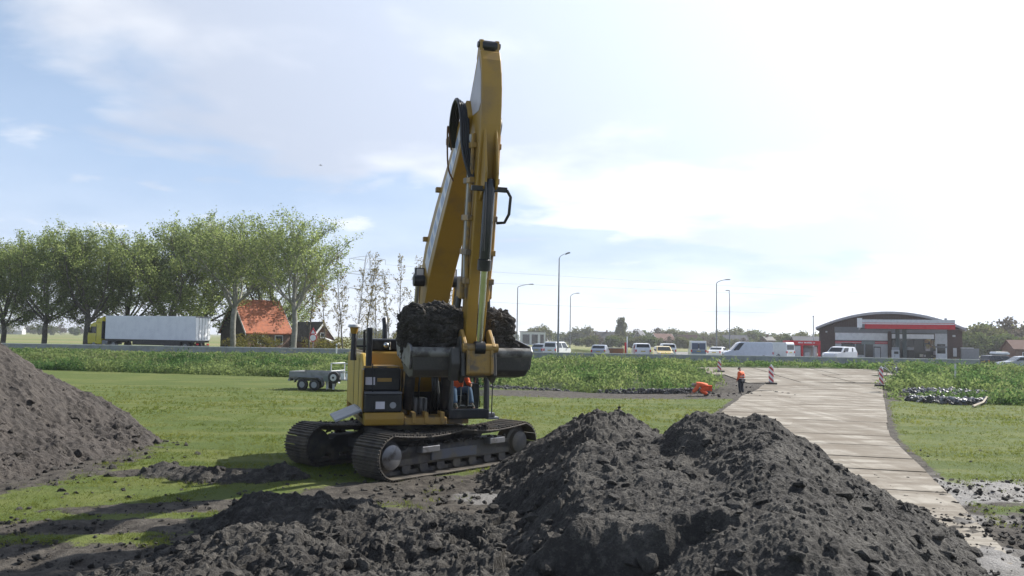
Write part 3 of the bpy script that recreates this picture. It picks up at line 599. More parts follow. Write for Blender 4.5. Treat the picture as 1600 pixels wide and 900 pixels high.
class Tree:
    def __init__(s, seed): s.g = np.random.default_rng(seed); s.mb = MB(); s.lc = []; s.ls = []
    def branch(s, p, d, L, r0, r1, lift, n=5, sides=6, wob=0.14):
        pts = [p]; d = unit(d)
        for i in range(n):
            d = unit(d+s.g.normal(size=3)*wob+np.array([0, 0, lift])/n); p = p+d*L/n; pts.append(p)
        s.mb.tube([tuple(q) for q in pts], [r0+(r1-r0)*i/n for i in range(n+1)], sides, caps=False); return pts, d
    def at(s, pts, t):
        k = min(int(t*(len(pts)-1)), len(pts)-2); f = t*(len(pts)-1)-k; return pts[k]*(1-f)+pts[k+1]*f, unit(pts[k+1]-pts[k])
    def side(s, d, ang):
        a = s.g.normal(size=3); a -= d*a.dot(d); a = unit(a); return unit(d*math.cos(ang)+a*math.sin(ang))
    def leafy(s, pts, n, spread, size):
        for _ in range(n):
            q, d = s.at(pts, 0.15+0.85*s.g.random()); s.lc.append(q+s.g.normal(size=3)*spread); s.ls.append(size)
def big_tree(seed, H=18.5, fork=4.6, limbs=7, spread=50, nleaf=21, r=0.34, lean=0.0, lsize=0.185, low=4):
    """broad dome: limbs leave a short trunk, arch outward and end in upright twigs"""
    T = Tree(seed); g = T.g; C = H-fork
    tr, d = T.branch(np.array([0., 0, -.3]), np.array([lean, 0, 1.]), fork+.3, r, r*.80, .1, 5, 10, .05)
    lead, _ = T.branch(tr[-1], np.array([g.normal()*.1, g.normal()*.1, 1.]), C*.78, r*.62, .03, .3, 8, 7, .11)
    L1 = [(lead, 15)]
    for i in range(limbs):
        a = 2*math.pi*(i+g.random()*.6)/limbs; el = R(spread+g.uniform(-12, 14)); q, _ = T.at(tr, .74+.25*g.random())
        pts, _ = T.branch(q, np.array([math.cos(a)*math.sin(el), math.sin(a)*math.sin(el), math.cos(el)]), C*(.66+.16*g.random()), r*.44, .03, .75, 8, 6, .12); L1.append((pts, 13))
    for i in range(limbs):
        q, _ = T.at(lead, .10+.50*i/limbs+.06*g.random()); a = 2.4*i+g.random(); el = R(58+g.uniform(-14, 10))
        pts, _ = T.branch(q, np.array([math.cos(a)*math.sin(el), math.sin(a)*math.sin(el), math.cos(el)]), C*(.52-.20*i/limbs), r*.28, .02, .7, 7, 5, .1); L1.append((pts, 10))
    for i in range(low):
        q, _ = T.at(tr, .70+.30*g.random()); a = 2*math.pi*(i+g.random()*.7)/low; pts, _ = T.branch(q, np.array([math.cos(a), math.sin(a), .30]), C*.38, r*.22, .02, .25, 6, 5, .16); L1.append((pts, 8))
    for b, nb in L1:
        for k in range(nb):
            t = .24+.76*(k+g.random())/nb; q, d = T.at(b, min(t, .99)); L = (H*.175)*(1.15-.6*t)*(.7+.6*g.random())
            pts, d2 = T.branch(q, T.side(d, R(g.uniform(30, 66))), L, .032, .011, .55, 4, 4, .16)
            for j in range(6):
                q2, d3 = T.at(pts, .2+.8*g.random()); p3, _ = T.branch(q2, T.side(d3, R(g.uniform(15, 50))), H*.062*(.6+.8*g.random()), .011, .005, .7, 2, 3, .10)
                T.leafy(p3, nleaf, .24, lsize)
            T.leafy(pts, nleaf, .32, lsize)
    return T
def sapling(seed, H=12.5, nleaf=3, r=.13, lsize=.2, dens=26, cone=.16):
    T = Tree(seed); g = T.g
    tr, d = T.branch(np.array([0., 0, -.3]), np.array([g.normal()*.03, g.normal()*.03, 1.]), H, r, .015, .2, 9, 7, .035)
    for k in range(dens):
        t = .25+.74*(k+g.random())/dens; q, d = T.at(tr, min(t, .99)); pts, _ = T.branch(q, T.side(d, R(g.uniform(35, 65))), H*cone*(1.25-.8*t)*(.7+.6*g.random()), .025, .008, .7, 4, 4, .12)
        for j in range(4):
            q2, d3 = T.at(pts, .25+.75*g.random()); p3, _ = T.branch(q2, T.side(d3, R(40)), H*.045, .010, .005, .4, 2, 3, .12); T.leafy(p3, nleaf, .10, lsize)
        T.leafy(pts, 1, .12, lsize)
    return T
def plant_tree(T, bark, leaf, name, label, cat, loc, rz, group, sc=1.0):
    t = thing(name, label, cat, loc, rz, group); t.scale = (sc, sc, sc)
    T.mb.build('trunk', bark, t, smooth=True)
    leaves('crown', np.array(T.lc), np.array(T.ls), leaf, T.g, t, aspect=0.8)
    return t
def mv(t, px, D, rz, sc, label):
    p = P(px, 530, D); t.location = (p.x, D, float(gz(p.x, D))-.05); t.rotation_euler = (0, 0, rz); t.scale = sc if isinstance(sc, tuple) else (sc, sc, sc); t['label'] = label
    return t
GR = 'big trees in a row along the road'
ta = plant_tree(big_tree(3), BARK, LEAF, 'roadside_tree', '-', 'tree', (0, 0, 0), 0, GR)
tb = plant_tree(big_tree(14, 18.5, 4.2, 7, 53, lean=.08), BARK, LEAF, 'roadside_tree', '-', 'tree', (0, 0, 0), 0, GR)
tl = plant_tree(big_tree(25, 19.0, 6.2, 7, 46, nleaf=14, low=0), BARK_L, LEAF, 'roadside_tree', '-', 'tree', (0, 0, 0), 0, GR)
mv(ta, 68, 104, 0.4, (1.00, 1.00, 0.93), 'big leafy tree with a side limb low on its trunk, second from the left edge')
mv(copy_tree(tb), 4, 105, 2.1, (0.97, 0.97, 0.90), 'big leafy tree at the very left edge of the photo')
mv(tb, 136, 103, 4.0, (1.06, 1.06, 0.98), 'big leafy tree just left of the yellow lorry cab')
mv(copy_tree(ta), 203, 113, 3.6, (1.10, 1.10, 1.02), 'big leafy tree behind the front half of the white lorry trailer')
mv(copy_tree(tb), 266, 108, 0.9, (1.21, 1.21, 1.12), 'big leafy tree with forked trunk behind the middle of the lorry trailer')
mv(copy_tree(ta), 318, 116, 5.2, (1.25, 1.25, 1.16), 'big leafy tree behind the rear of the lorry trailer')
mv(tl, 364, 104, 1.2, (1.14, 1.14, 1.06), 'tallest leafy tree with pale trunk in front of the orange roofed barn')
mv(copy_tree(tl), 459, 101, 4.3, (1.11, 1.11, 1.03), 'open leafy tree with pale trunk at the right end of the row')
mv(copy_tree(tb), 425, 122, 2.9, (1.23, 1.23, 1.14), 'big leafy tree rising behind the orange roofed barn')
mv(copy_tree(ta), -62, 106, 2.6, (0.99, 0.99, 0.92), 'big leafy tree past the left edge, its crown reaching into the photo')
GS = 'thin sparse trees between the big trees and the excavator'
s1 = plant_tree(sapling(31, 13.5, 5, .12, .22, 30, .17), BARK, LEAF_P, 'young_tree', '-', 'tree', (0, 0, 0), 0, GS); s2 = plant_tree(sapling(32, 13.5, 4, .11, .2, 26, .15), BARK, LEAF_P, 'young_tree', '-', 'tree', (0, 0, 0), 0, GS)
lab = 'thin sparse young tree with few pale leaves in the group left of the boom'
SAP = [(483, 108, 1.02, s1, 'dark thin young tree right beside the road sign'), (536, 106, .98, s2, 'dark thin young tree between the lean-to house and the excavator antenna'), (508, 116, .86, s1, lab), (556, 113, .90, s2, lab), (572, 110, 1.0, s1, lab), (589, 118, .95, s2, lab),
       (608, 108, .82, s1, lab), (622, 112, 1.04, s2, lab), (640, 109, .95, s1, lab), (662, 115, .92, s2, lab), (712, 112, .92, s1, 'thin sparse young tree seen in the gap between boom and stick'), (692, 118, .80, s2, lab), (528, 120, .8, s1, lab), (648, 121, .98, s2, lab)]
used = set()
for i, (px, D, sc, src, lb) in enumerate(SAP):
    t = src if src.name not in used else copy_tree(src); used.add(src.name); mv(t, px, D, i*1.7, sc, lb)
def bush(seed, w, h, n, leaf, size):
    g = np.random.default_rng(seed); C = []
    for _ in range(max(6, n//60)):
        c = g.normal(size=3)*np.array([w*.30, w*.22, h*.18])+np.array([0, 0, h*.5]); q = g.normal(size=(60, 3)); q /= np.linalg.norm(q, axis=1)[:, None]; q *= g.random((60, 1))**.35*np.array([w*.22, w*.2, h*.24]); q = q+c; C.append(q[q[:, 2] > 0])
    return np.concatenate(C), size, g
BUSH = leafmat('yellow green shrub leaves', (0.10, 0.105, 0.028), (0.17, 0.16, 0.05), trans=0.45)
for i, (px, D, w, h, lb) in enumerate([(412, 108, 3.2, 2.4, 'small green shrub in front of the barn wall'), (500, 110, 3.5, 2.6, 'round green shrub beneath the white gable'), (545, 114, 7, 3.6, 'wide yellow-green shrub left of the excavator antenna'),
                                       (600, 116, 7, 3.2, 'yellow-green shrub behind the excavator handrail'), (640, 113, 6, 3.5, 'yellow-green shrub showing left of the boom foot'), (375, 107, 4.0, 2.6, 'dark green shrub by the barn gable')]):
    C, s_, g = bush(50+i, w, h, 1300, BUSH, .2); p = P(px, 530, D); o = leaves('shrub', C, s_, BUSH, g, aspect=.8); o.location = (p.x, D, float(gz(p.x, D))-.1); tag(o, lb, 'shrub')
# trees far off: a leafy or brushy crown on a short trunk
def far_tree(seed, w, h, leaf, n, size, tall=.5):
    n = n*2; size *= 1.15
    g = np.random.default_rng(seed); t = thing('distant_tree', '-', 'tree', (0, 0, 0), 0, 'distant trees along the horizon')
    C = []
    for _ in range(26):
        a = g.random()*6.28; rr = w*.38*math.sqrt(g.random()); zz = h*(.22+.66*g.random()); k = 1-abs(zz/h-.5)*1.0; c = np.array([rr*math.cos(a)*k*1.3, rr*math.sin(a)*k*1.3, zz])
        q = g.normal(size=(n//26, 3)); q /= np.linalg.norm(q, axis=1)[:, None]; q *= g.random((n//26, 1))**.4*w*(.15+.08*g.random()); C.append(q+c)
    C = np.concatenate(C); C = C[C[:, 2] > .2]; leaves('crown', C, size, leaf, g, t, aspect=.8)
    MB().tube([(0, 0, -.3), (.1, 0, h*.35), (.2, .1, h*.6)], [.3, .22, .1], 6).build('trunk', BARK, t); return t
FT = [far_tree(61, 11, 9, LEAF_F[0], 1500, .75), far_tree(62, 13, 9, LEAF_F[1], 1500, .75), far_tree(63, 9, 10, LEAF_F[2], 700, .6), far_tree(64, 9, 14, LEAF_F[1], 1500, .75)]
def put_far(k, px, D, sc, lb):
    global FTU
    t = FT[k] if k not in FTU else copy_tree(FT[k]); FTU.add(k); p = P(px, 530, D); t.location = (p.x, D, float(gz(p.x, D))-.3); t.rotation_euler = (0, 0, px*1.3); t.scale = sc if isinstance(sc, tuple) else (sc*1.15, sc, sc); t['label'] = lb
FTU = set()
put_far(3, 969, 400, (.72, .72, 1.12), 'tall oval tree standing above the far tree line right of the lamp posts')
put_far(1, 906, 480, 1.15, 'broad light green tree on the horizon between the two lamp posts')
rr = random.Random(3)
def row(x0, x1, n, D0, D1, s0, s1, lb, kinds=(0, 1, 2, 0, 1)):
    for i in range(n): put_far(kinds[i % len(kinds)] if rr.random() < .7 else rr.choice(kinds), x0+(x1-x0)*(i+.5*rr.random())/max(1, n-1), rr.uniform(D0, D1), rr.uniform(s0, s1), lb)
row(830, 900, 6, 440, 560, .85, 1.15, 'hazy tree of the far row beside the white flat-roofed building')
row(905, 1000, 9, 440, 560, .8, 1.05, 'hazy tree of the far row left of the dark van')
row(1010, 1112, 8, 330, 375, .45, .62, 'hazy low tree in front of the distant farmhouse')
row(1126, 1196, 6, 330, 375, .45, .62, 'hazy low tree in front of the distant houses by the right lamps')
row(900, 996, 7, 330, 375, .45, .6, 'hazy low tree in front of the distant dark roofed house')
row(1004, 1118, 13, 430, 560, .85, 1.15, 'hazy tree of the far row behind the farmhouse roof')
row(1124, 1200, 9, 420, 540, .85, 1.15, 'hazy tree of the far row behind the long white van')
row(1204, 1290, 10, 330, 450, .7, .95, 'hazy tree of the far row behind the red wash bay')
row(1500, 1610, 12, 215, 300, .85, 1.15, 'tree of the nearer wood right of the filling station', (0, 1, 2, 1, 0))
row(1515, 1625, 8, 190, 210, .5, .7, 'low tree at the front of the wood right of the filling station', (0, 2, 1, 0))
row(-30, 140, 12, 560, 720, .7, 1.0, 'hazy distant tree behind the trunks at the left', (0, 2, 1))
row(560, 800, 10, 500, 640, .7, 1.0, 'hazy distant tree behind the excavator', (0, 1, 2))
row(1300, 1490, 7, 300, 400, .7, .9, 'distant tree mostly hidden behind the filling station', (0, 1))
# ------------------------------------------------------------------ barrier, lamps, pylon, lines
def Zat(px, py, D): return P(px, py, D).z
BRICK = mat('brown brick', (0.16, 0.085, 0.06), 0.9, c2=(0.22, 0.125, 0.09), scale=4, bump=0.3, bscale=30)
DBRICK = mat('dark brick', (0.082, 0.054, 0.050), 0.9, c2=(0.11, 0.075, 0.068), scale=4, bump=0.3, bscale=30)
DARKROOF = mat('dark roof tiles', (0.05, 0.05, 0.055), 0.7, c2=(0.09, 0.085, 0.085), scale=3, bump=0.3)
DARKWOOD = mat('dark boarding', (0.035, 0.03, 0.027), 0.8, c2=(0.06, 0.052, 0.045), scale=2)
CONC = mat('grey barrier concrete', (0.27, 0.285, 0.30), 0.8, c2=(0.20, 0.21, 0.22), scale=1.2, bump=0.2)
def tilemat(name, c1, c2):
    m_, nt, N, L = nodes(name); out = N.new('ShaderNodeOutputMaterial'); b = N.new('ShaderNodeBsdfPrincipled'); L.new(b.outputs[0], out.inputs[0])
    v = N.new('ShaderNodeTexCoord').outputs['Object']; n = tex_noise(N, L, v, 2.2, 5, .65); c = mixc(N, L, ramp(N, L, n, .4, .7), c1, c2); L.new(c, b.inputs['Base Color']); b.inputs['Roughness'].default_value = .75
    w = N.new('ShaderNodeTexWave'); w.wave_type = 'BANDS'; w.bands_direction = 'Z'; w.inputs['Scale'].default_value = 1.6; w.inputs['Distortion'].default_value = .3; L.new(v, w.inputs[0])
    bp = N.new('ShaderNodeBump'); bp.inputs['Strength'].default_value = .8; bp.inputs['Distance'].default_value = .05; L.new(w.outputs[0], bp.inputs['Height']); L.new(bp.outputs[0], b.inputs['Normal']); return m_
ORANGE_TILE = tilemat('orange roof tiles', (0.36, 0.105, 0.042), (0.24, 0.075, 0.036))
def barrier():
    t = thing('road_barrier', 'long grey roadside barrier with a pale top rail between bank and road', 'barrier', (0, 80.5, 0))
    pts = [(-75, 0), (-20, 0), (20, 0), (47.0, 0)]
    b = MB(); c = MB()
    for (x0, _), (x1, _) in zip(pts[:-1], pts[1:]):
        n = int((x1-x0)/4)
        for k in range(n):
            a = x0+(x1-x0)*k/n; e = x0+(x1-x0)*(k+1)/n; b.prism([(-.16, .85), (.16, .85), (.10, 1.66), (-.10, 1.66)], a+.008, e-.008)
    b.build('barrier_wall', CONC, t); c.b2((-75, -.12, 1.664), (47.0, .12, 1.73)); c.build('top_rail', mat('pale barrier cap', (0.55, 0.56, 0.57), 0.6), t, bevel=.01)
barrier()
def tall_post(px, py0, D, h, label):
    p = P(px, py0, D); t = thing('marker_post', label, 'post', (p.x, D, float(gz(p.x, D)))); b = MB(); b.prism([(-.06, -.04), (.06, -.04), (.06, .04), (-.06, .04)], 0, h, ax='z'); b.build('post', M_['white'], t, bevel=.01)
    MB().b2((-.062, -.045, h-.3), (.062, .045, h-.16)).build('reflector', M_['black'], t)
tall_post(525.5, 552, 78.2, 1.25, 'small white marker post on the verge left of the excavator')
def lamp(px, ptop, D, arm, label):
    zt = Zat(px, ptop, D); p = P(px, 540, D); base = float(gz(p.x, D)); t = thing('street_lamp', label, 'street lamp', (p.x, D, base), 0, 'street lamps along the road'); H = zt-base
    MB().tube([(0, 0, 0), (0, 0, 1.5), (0, 0, H*.96)], [.11, .10, .055], 8).build('pole', M_['galv'], t, smooth=True)
    if arm:
        a = abs(arm); s = 1 if arm > 0 else -1
        MB().tube([(0, 0, H*.955), (0.10*s, 0, H*.975), (.45*a*s, 0, H*.995), (a*s, 0, H+.10)], [.05, .05, .045, .035], 6).build('arm', M_['galv'], t, smooth=True)
        MB().box((s*(a+.30), 0, H+.12), (.75, .26, .13), Matrix.Rotation(-.06*s, 3, 'Y'), taper=.75).build('lamp_head', M_['grey'], t, bevel=.03)
lamp(807.5, 445, 112, 1.6, 'street lamp just right of the earth-filled bucket, its arm pointing right')
lamp(890.5, 459, 135, .9, 'shorter slender street lamp in the middle, right of the tallest lamp')
lamp(1119.5, 438, 104, 1.15, 'street lamp with curved arm between the blue-windowed van and the long white van')
lamp(1140, 455, 128, -.001, 'straight street lamp pole behind the long white van')
def tallest_lamp():
    D = 84; px = 872; p = P(px, 540, D); base = 1.0; H = Zat(px, 404, D)-base; t = thing('street_lamp', 'tallest and nearest street lamp, right of the loaded bucket', 'street lamp', (p.x, D, base), 0, 'street lamps along the road')
    MB().tube([(0, 0, 0), (0, 0, 1.6), (0, 0, H)], [.125, .115, .05], 8).build('pole', M_['galv'], t, smooth=True)
    MB().tube([(0, 0, H-.02), (.12, 0, H+.25), (.6, .0, H+.52)], [.045, .03, .025], 6).build('arm', M_['galv'], t, smooth=True)
    MB().box((.88, 0, H+.58), (.62, .28, .16), Matrix.Rotation(-.35, 3, 'Y'), taper=.7).build('lamp_head', M_['grey'], t, bevel=.03)
tallest_lamp()
def flagpole():
    D = 150; p = P(1271, 530, D); t = thing('flag_pole', 'thin bare pole above the red wash bay', 'pole', (p.x, D, 1)); H = Zat(1271, 495, D)-1
    MB().tube([(0, 0, 0), (0, 0, H)], [.13, .10], 8).build('pole', M_['offwhite'], t, smooth=True); MB().sphere((0, 0, H+.08), .15).build('finial', M_['galv'], t)
flagpole()
LINE_Z = []
def pylon():
    D = 380; p = P(571, 530, D); t = thing('power_pylon', 'faint steel lattice power pylon behind the thin trees', 'pylon', (p.x, D, 0.1), R(18)); H = Zat(571, 394, D); b = MB(); s = mat('pylon steel', (0.20, 0.21, 0.22), .6)
    def w(z): return 3.6*(1-z/H)**.8+.55
    lv = [0, 5, 9.5, 13.5, 17, 20, 23, 26, 29, 32, 35, H-2]; prev = None; r = .06
    for z in lv:
        c = [(sx*w(z), sy*w(z), z) for sx, sy in ((-1, -1), (1, -1), (1, 1), (-1, 1))]
        if prev:
            for i in range(4): b.tube([prev[i], c[i]], r*1.3, 4); b.tube([prev[i], c[(i+1) % 4]], r*.7, 4); b.tube([prev[(i+1) % 4], c[i]], r*.7, 4); b.tube([c[i], c[(i+1) % 4]], r*.7, 4)
        prev = c
    for i in range(4): b.tube([prev[i], (0, 0, H)], r, 4)
    b.build('tower', s, t)
    for z, L in ((H-4, 8.5), (H-11, 10.5), (H-18, 8.5)):
        a = MB()
        for sx in (-1, 1):
            for sy in (-1, 1): a.tube([(sx*w(z), sy*w(z), z), (sx*L, 0, z+.6)], r, 4); a.tube([(sx*w(z), sy*w(z), z+2), (sx*L, 0, z+.6)], r*.8, 4)
            for k in range(1, 4): q = k/4; a.tube([(sx*(w(z)+(L-w(z))*q), -w(z)*(1-q), z+.6*q), (sx*(w(z)+(L-w(z))*q), w(z)*(1-q), z+.6*q)], r*.6, 4)
            a.tube([(sx*L, 0, z+.6), (sx*L, 0, z-1.6)], .09, 4)
        a.build('cross_arm', s, t)
    wm = mat('power line cable', (0.22, 0.23, 0.24), .6)
    # cables run off to the right, away from the viewer, to the next pylons outside the photo
    for i, (z, L, y1, y2, lb) in enumerate(((H-5.6, 8.5, 446, 478, 'faint overhead cable, topmost across the right sky'), (H-12.6, 10.5, 457, 484, 'faint overhead cable, second from the top across the right sky'),
                                           (H-19.6, 8.5, 487, 494, 'faint overhead cable, lowest across the right sky'))):
        A = Vector((p.x+L*.95, D+L*.3, z)); Bp = P(1130, y1, 420); Cp = P(1750, y2, 520); pts = []
        m = MB()
        for k in range(33):
            u = k/32; q = A*(1-u)*(1-2*u)+Bp*4*u*(1-u)+Cp*u*(2*u-1); pts.append(tuple(q))
        m.tube(pts, .042, 4); o = m.build('power_line', wm); tag(o, lb, 'power line')
pylon()
def bird():
    p = P(501, 258.5, 105); m = MB(); m.tube([(-.22, 0, 0), (-.05, 0, .03), (.12, 0, .01), (.24, 0, 0)], [.01, .05, .04, .01], 6)
    for s in (-1, 1): m.add([(-.02, 0, .03), (.07, 0, .03), (.02, s*.26, .10), (-.04, s*.48, .06), (-.06, s*.28, .09)], [(0, 1, 2, 4), (4, 2, 3)])
    o = m.build('bird', M_['grey'], None); o.location = p; o.rotation_euler = (0, 0, .2); tag(o, 'tiny bird gliding in the sky above the tree row', 'bird')
bird()
# ------------------------------------------------------------------ houses
def house(name, label, cat, px, D, base, L, W, eave, ridge, rz, wall, roof, wins=(), trim=None, over=.35, chim=False):
    """gabled house; local x along the ridge (length L), y across (width W); windows: (side, centre, sill z, w, h)"""
    p = P(px, 530, D); t = thing(name, label, cat, (p.x, D, base), rz)
    hl, hw = L/2, W/2
    MB().add([(-hl, -hw, 0), (hl, -hw, 0), (hl, hw, 0), (-hl, hw, 0), (-hl, -hw, eave), (hl, -hw, eave), (hl, hw, eave), (-hl, hw, eave), (-hl, 0, ridge), (hl, 0, ridge)],
             [(0, 1, 5, 4), (2, 3, 7, 6), (1, 2, 6, 9, 5), (3, 0, 4, 8, 7)]).build('wall', wall, t)
    k = (ridge-eave)/hw; oy = hw+over; oz = ridge-k*oy; x = hl+over; th = .14
    rf = MB()
    for s in (-1, 1):
        rf.add([(-x, 0, ridge), (x, 0, ridge), (x, s*oy, oz), (-x, s*oy, oz), (-x, 0, ridge+th), (x, 0, ridge+th), (x, s*oy, oz+th), (-x, s*oy, oz+th)], [(0, 1, 2, 3), (4, 5, 6, 7), (0, 3, 7, 4), (1, 2, 6, 5), (2, 3, 7, 6)])
    r = rf.build('roof', roof, t)
    if chim: MB().b2((-.35, -.35, ridge-.5), (.35, .35, ridge+1.0)).build('chimney', BRICK, r)
    if trim:
        m = MB()
        for sx in (-1, 1):
            for s in (-1, 1): m.add([(sx*(x+.01), 0, ridge+th+.03), (sx*(x+.01), 0, ridge-.22), (sx*(x+.01), s*(oy+.02), oz-.22), (sx*(x+.01), s*(oy+.02), oz+th+.03), (sx*(x+.06), 0, ridge+th+.03), (sx*(x+.06), 0, ridge-.22), (sx*(x+.06), s*(oy+.02), oz-.22), (sx*(x+.06), s*(oy+.02), oz+th+.03)],
                                    [(0, 1, 2, 3), (4, 5, 6, 7), (0, 4, 7, 3), (1, 5, 6, 2), (3, 2, 6, 7), (0, 1, 5, 4)])
        m.build('bargeboard', trim, t)
    for sd, c, z, w, h in wins:
        if sd in 'fb':
            y = (-1 if sd == 'f' else 1)*(hw+.02); f = MB().b2((c-w/2, y-.04, z), (c+w/2, y+.04, z+h)); q = MB().b2((c-w/2+.1, y-.05, z+.1), (c+w/2-.1, y+.05, z+h-.1))
        else:
            xx = (-1 if sd == 'l' else 1)*(hl+.02); f = MB().b2((xx-.04, c-w/2, z), (xx+.04, c+w/2, z+h)); q = MB().b2((xx-.05, c-w/2+.1, z+.1), (xx+.05, c+w/2-.1, z+h-.1))
        fo = f.build('window', M_['white'], t); q.build('pane', M_['glass'], fo)
    return t
BARNW = mat('brown brick barn wall', (0.20, 0.125, 0.095), 0.9, c2=(0.15, 0.09, 0.07), scale=3, bump=.2)
# barn: ridge runs back to the right, dark boarded gable towards the left
def barn():
    t = house('barn', 'steep orange tiled barn with a dark boarded gable behind the big trees', 'barn', 399, 117, .75, 6.8, 7.4, 2.75, 7.2, R(47), BARNW, ORANGE_TILE, wins=[('f', 1.6, .9, 1.3, 1.3), ('f', -1.2, .9, 1.1, 1.2), ('l', -1.5, .9, 1.0, 1.2)], trim=M_['offwhite'])
    MB().add([(-3.43, -3.66, .02), (-3.43, 3.66, .02), (-3.43, 3.66, 2.75), (-3.43, 0, 7.12), (-3.43, -3.66, 2.75), (-3.50, -3.66, .02), (-3.50, 3.66, .02), (-3.50, 3.66, 2.75), (-3.50, 0, 7.12), (-3.50, -3.66, 2.75)],
             [(0, 1, 2, 3, 4), (5, 6, 7, 8, 9), (0, 1, 6, 5), (1, 2, 7, 6), (2, 3, 8, 7), (3, 4, 9, 8), (4, 0, 5, 9)]).build('gable_boarding', DARKWOOD, t)
    m = MB().b2((-3.56, .6, 0), (-3.44, 2.6, 2.4)); m.build('barn_door', DARKWOOD, t)
barn()
house('house', 'brick house with a long dark roof and white edged gable behind the road sign', 'house', 482, 119, .75, 6.0, 4.6, 1.7, 4.15, R(-36), BRICK, DARKROOF, wins=[('r', .0, 1.9, .8, .8), ('r', .9, .3, .8, 1.0), ('f', -1.2, .5, .9, .9)], trim=M_['white'])
def leanto():
    p = P(518, 530, 118.3); t = thing('shed', 'small lean-to shed with a sloping pale roof edge right of the gable house', 'shed', (p.x, 118.3, .75), R(-6))
    MB().add([(-.9, -1, 0), (.9, -1, 0), (.9, 1, 0), (-.9, 1, 0), (-.9, -1, 1.9), (.9, -1, 1.0), (.9, 1, 1.0), (-.9, 1, 1.9)], [(0, 1, 5, 4), (1, 2, 6, 5), (2, 3, 7, 6), (3, 0, 4, 7)]).build('wall', BRICK, t)
    MB().add([(-1.05, -1.2, 1.98), (1.1, -1.2, .90), (1.1, 1.2, .90), (-1.05, 1.2, 1.98), (-1.05, -1.2, 2.16), (1.1, -1.2, 1.10), (1.1, 1.2, 1.10), (-1.05, 1.2, 2.16)], [(0, 1, 2, 3), (4, 5, 6, 7), (0, 1, 5, 4), (1, 2, 6, 5), (2, 3, 7, 6), (3, 0, 4, 7)]).build('roof', M_['white'], t)
leanto()
# far houses among the distant trees
def flat_house(px, D, w, h, label):
    p = P(px, 530, D); t = thing('house', label, 'house', (p.x, D, .15), R(4)); MB().b2((-w/2, -4, 0), (w/2, 4, h)).build('wall', M_['offwhite'], t); MB().b2((-w/2-.3, -4.3, h), (w/2+.3, 4.3, h+.35)).build('roof', DARKROOF, t)
    for x, ww in ((-w*.30, w*.30), (w*.06, w*.26), (w*.36, w*.16)): f = MB().b2((x-ww/2, -4.06, .5), (x+ww/2, -3.98, h-1.1)).build('window', M_['grey'], t); MB().b2((x-ww/2+.15, -4.1, .65), (x+ww/2-.15, -4.0, h-1.25)).build('pane', M_['glass'], f)
flat_house(832, 400, 12, 6.4, 'white flat-roofed house with dark windows right of the bucket soil')
FB = mat('far brick', (0.13, 0.085, 0.07), .9); FR = mat('far red roof', (0.13, 0.065, 0.05), .9); FG = mat('far blue grey roof', (0.085, 0.09, 0.11), .8)
house('house', 'distant dark roofed house left of the tall oval tree', 'house', 948, 410, .15, 10.4, 7.2, 2.70, 7.18, R(8), FB, DARKROOF, wins=[('f', -3, .8, 1.6, 1.4), ('f', 2, .8, 1.6, 1.4)], chim=True)
house('house', 'distant steep dark gabled house behind the dark van', 'house', 1000, 400, .15, 7.2, 7.2, 2.70, 7.96, R(62), FB, FG, wins=[('l', 0, 4.5, 1.5, 1.5)], trim=M_['offwhite'])
house('farmhouse', 'distant brown roofed farmhouse with pale gable edge above the yellow car', 'farmhouse', 1035, 395, .15, 11.2, 8.8, 2.34, 6.55, R(30), FB, FR, wins=[('r', -2, .8, 1.6, 1.6), ('r', 2, .8, 1.6, 1.6), ('f', 0, .8, 2, 1.2)], trim=M_['offwhite'])
house('house', 'distant red roofed house left of the blue-windowed van', 'house', 1074, 420, .15, 9.6, 7.2, 2.52, 6.40, R(-12), FB, FR, wins=[('f', -3, .8, 1.6, 1.5), ('f', 2.5, .8, 1.6, 1.5)], chim=True)
house('house', 'distant blue-grey roofed house between the two right street lamps', 'house', 1148, 405, .15, 12.0, 7.2, 2.70, 6.55, R(5), FB, FG, wins=[('f', -4, .8, 1.6, 1.5), ('f', 0, .8, 1.6, 1.5)])
house('house', 'distant dark house with chimney behind the rear of the long white van', 'house', 1199, 330, .15, 4.0, 4.8, 4.05, 5.46, R(20), FB, DARKROOF, chim=True)
house('house', 'distant grey roofed house directly above the red wash bay', 'house', 1262, 260, .15, 9.6, 6.4, 3.24, 5.15, R(-4), FB, FG)
house('shed', 'brown roofed brick shed at the right edge behind the parked cars', 'shed', 1611, 150, .15, 8.0, 5, 2.6, 4.1, R(-8), BRICK, FR, wins=[('f', -2, 1, 1.4, 1)])
house('farmhouse', 'tiny pale farmhouse on the horizon between the trunks at the far left', 'farmhouse', 22, 620, .15, 13, 9, 3, 6.2, R(15), M_['offwhite'], M_['offwhite'])
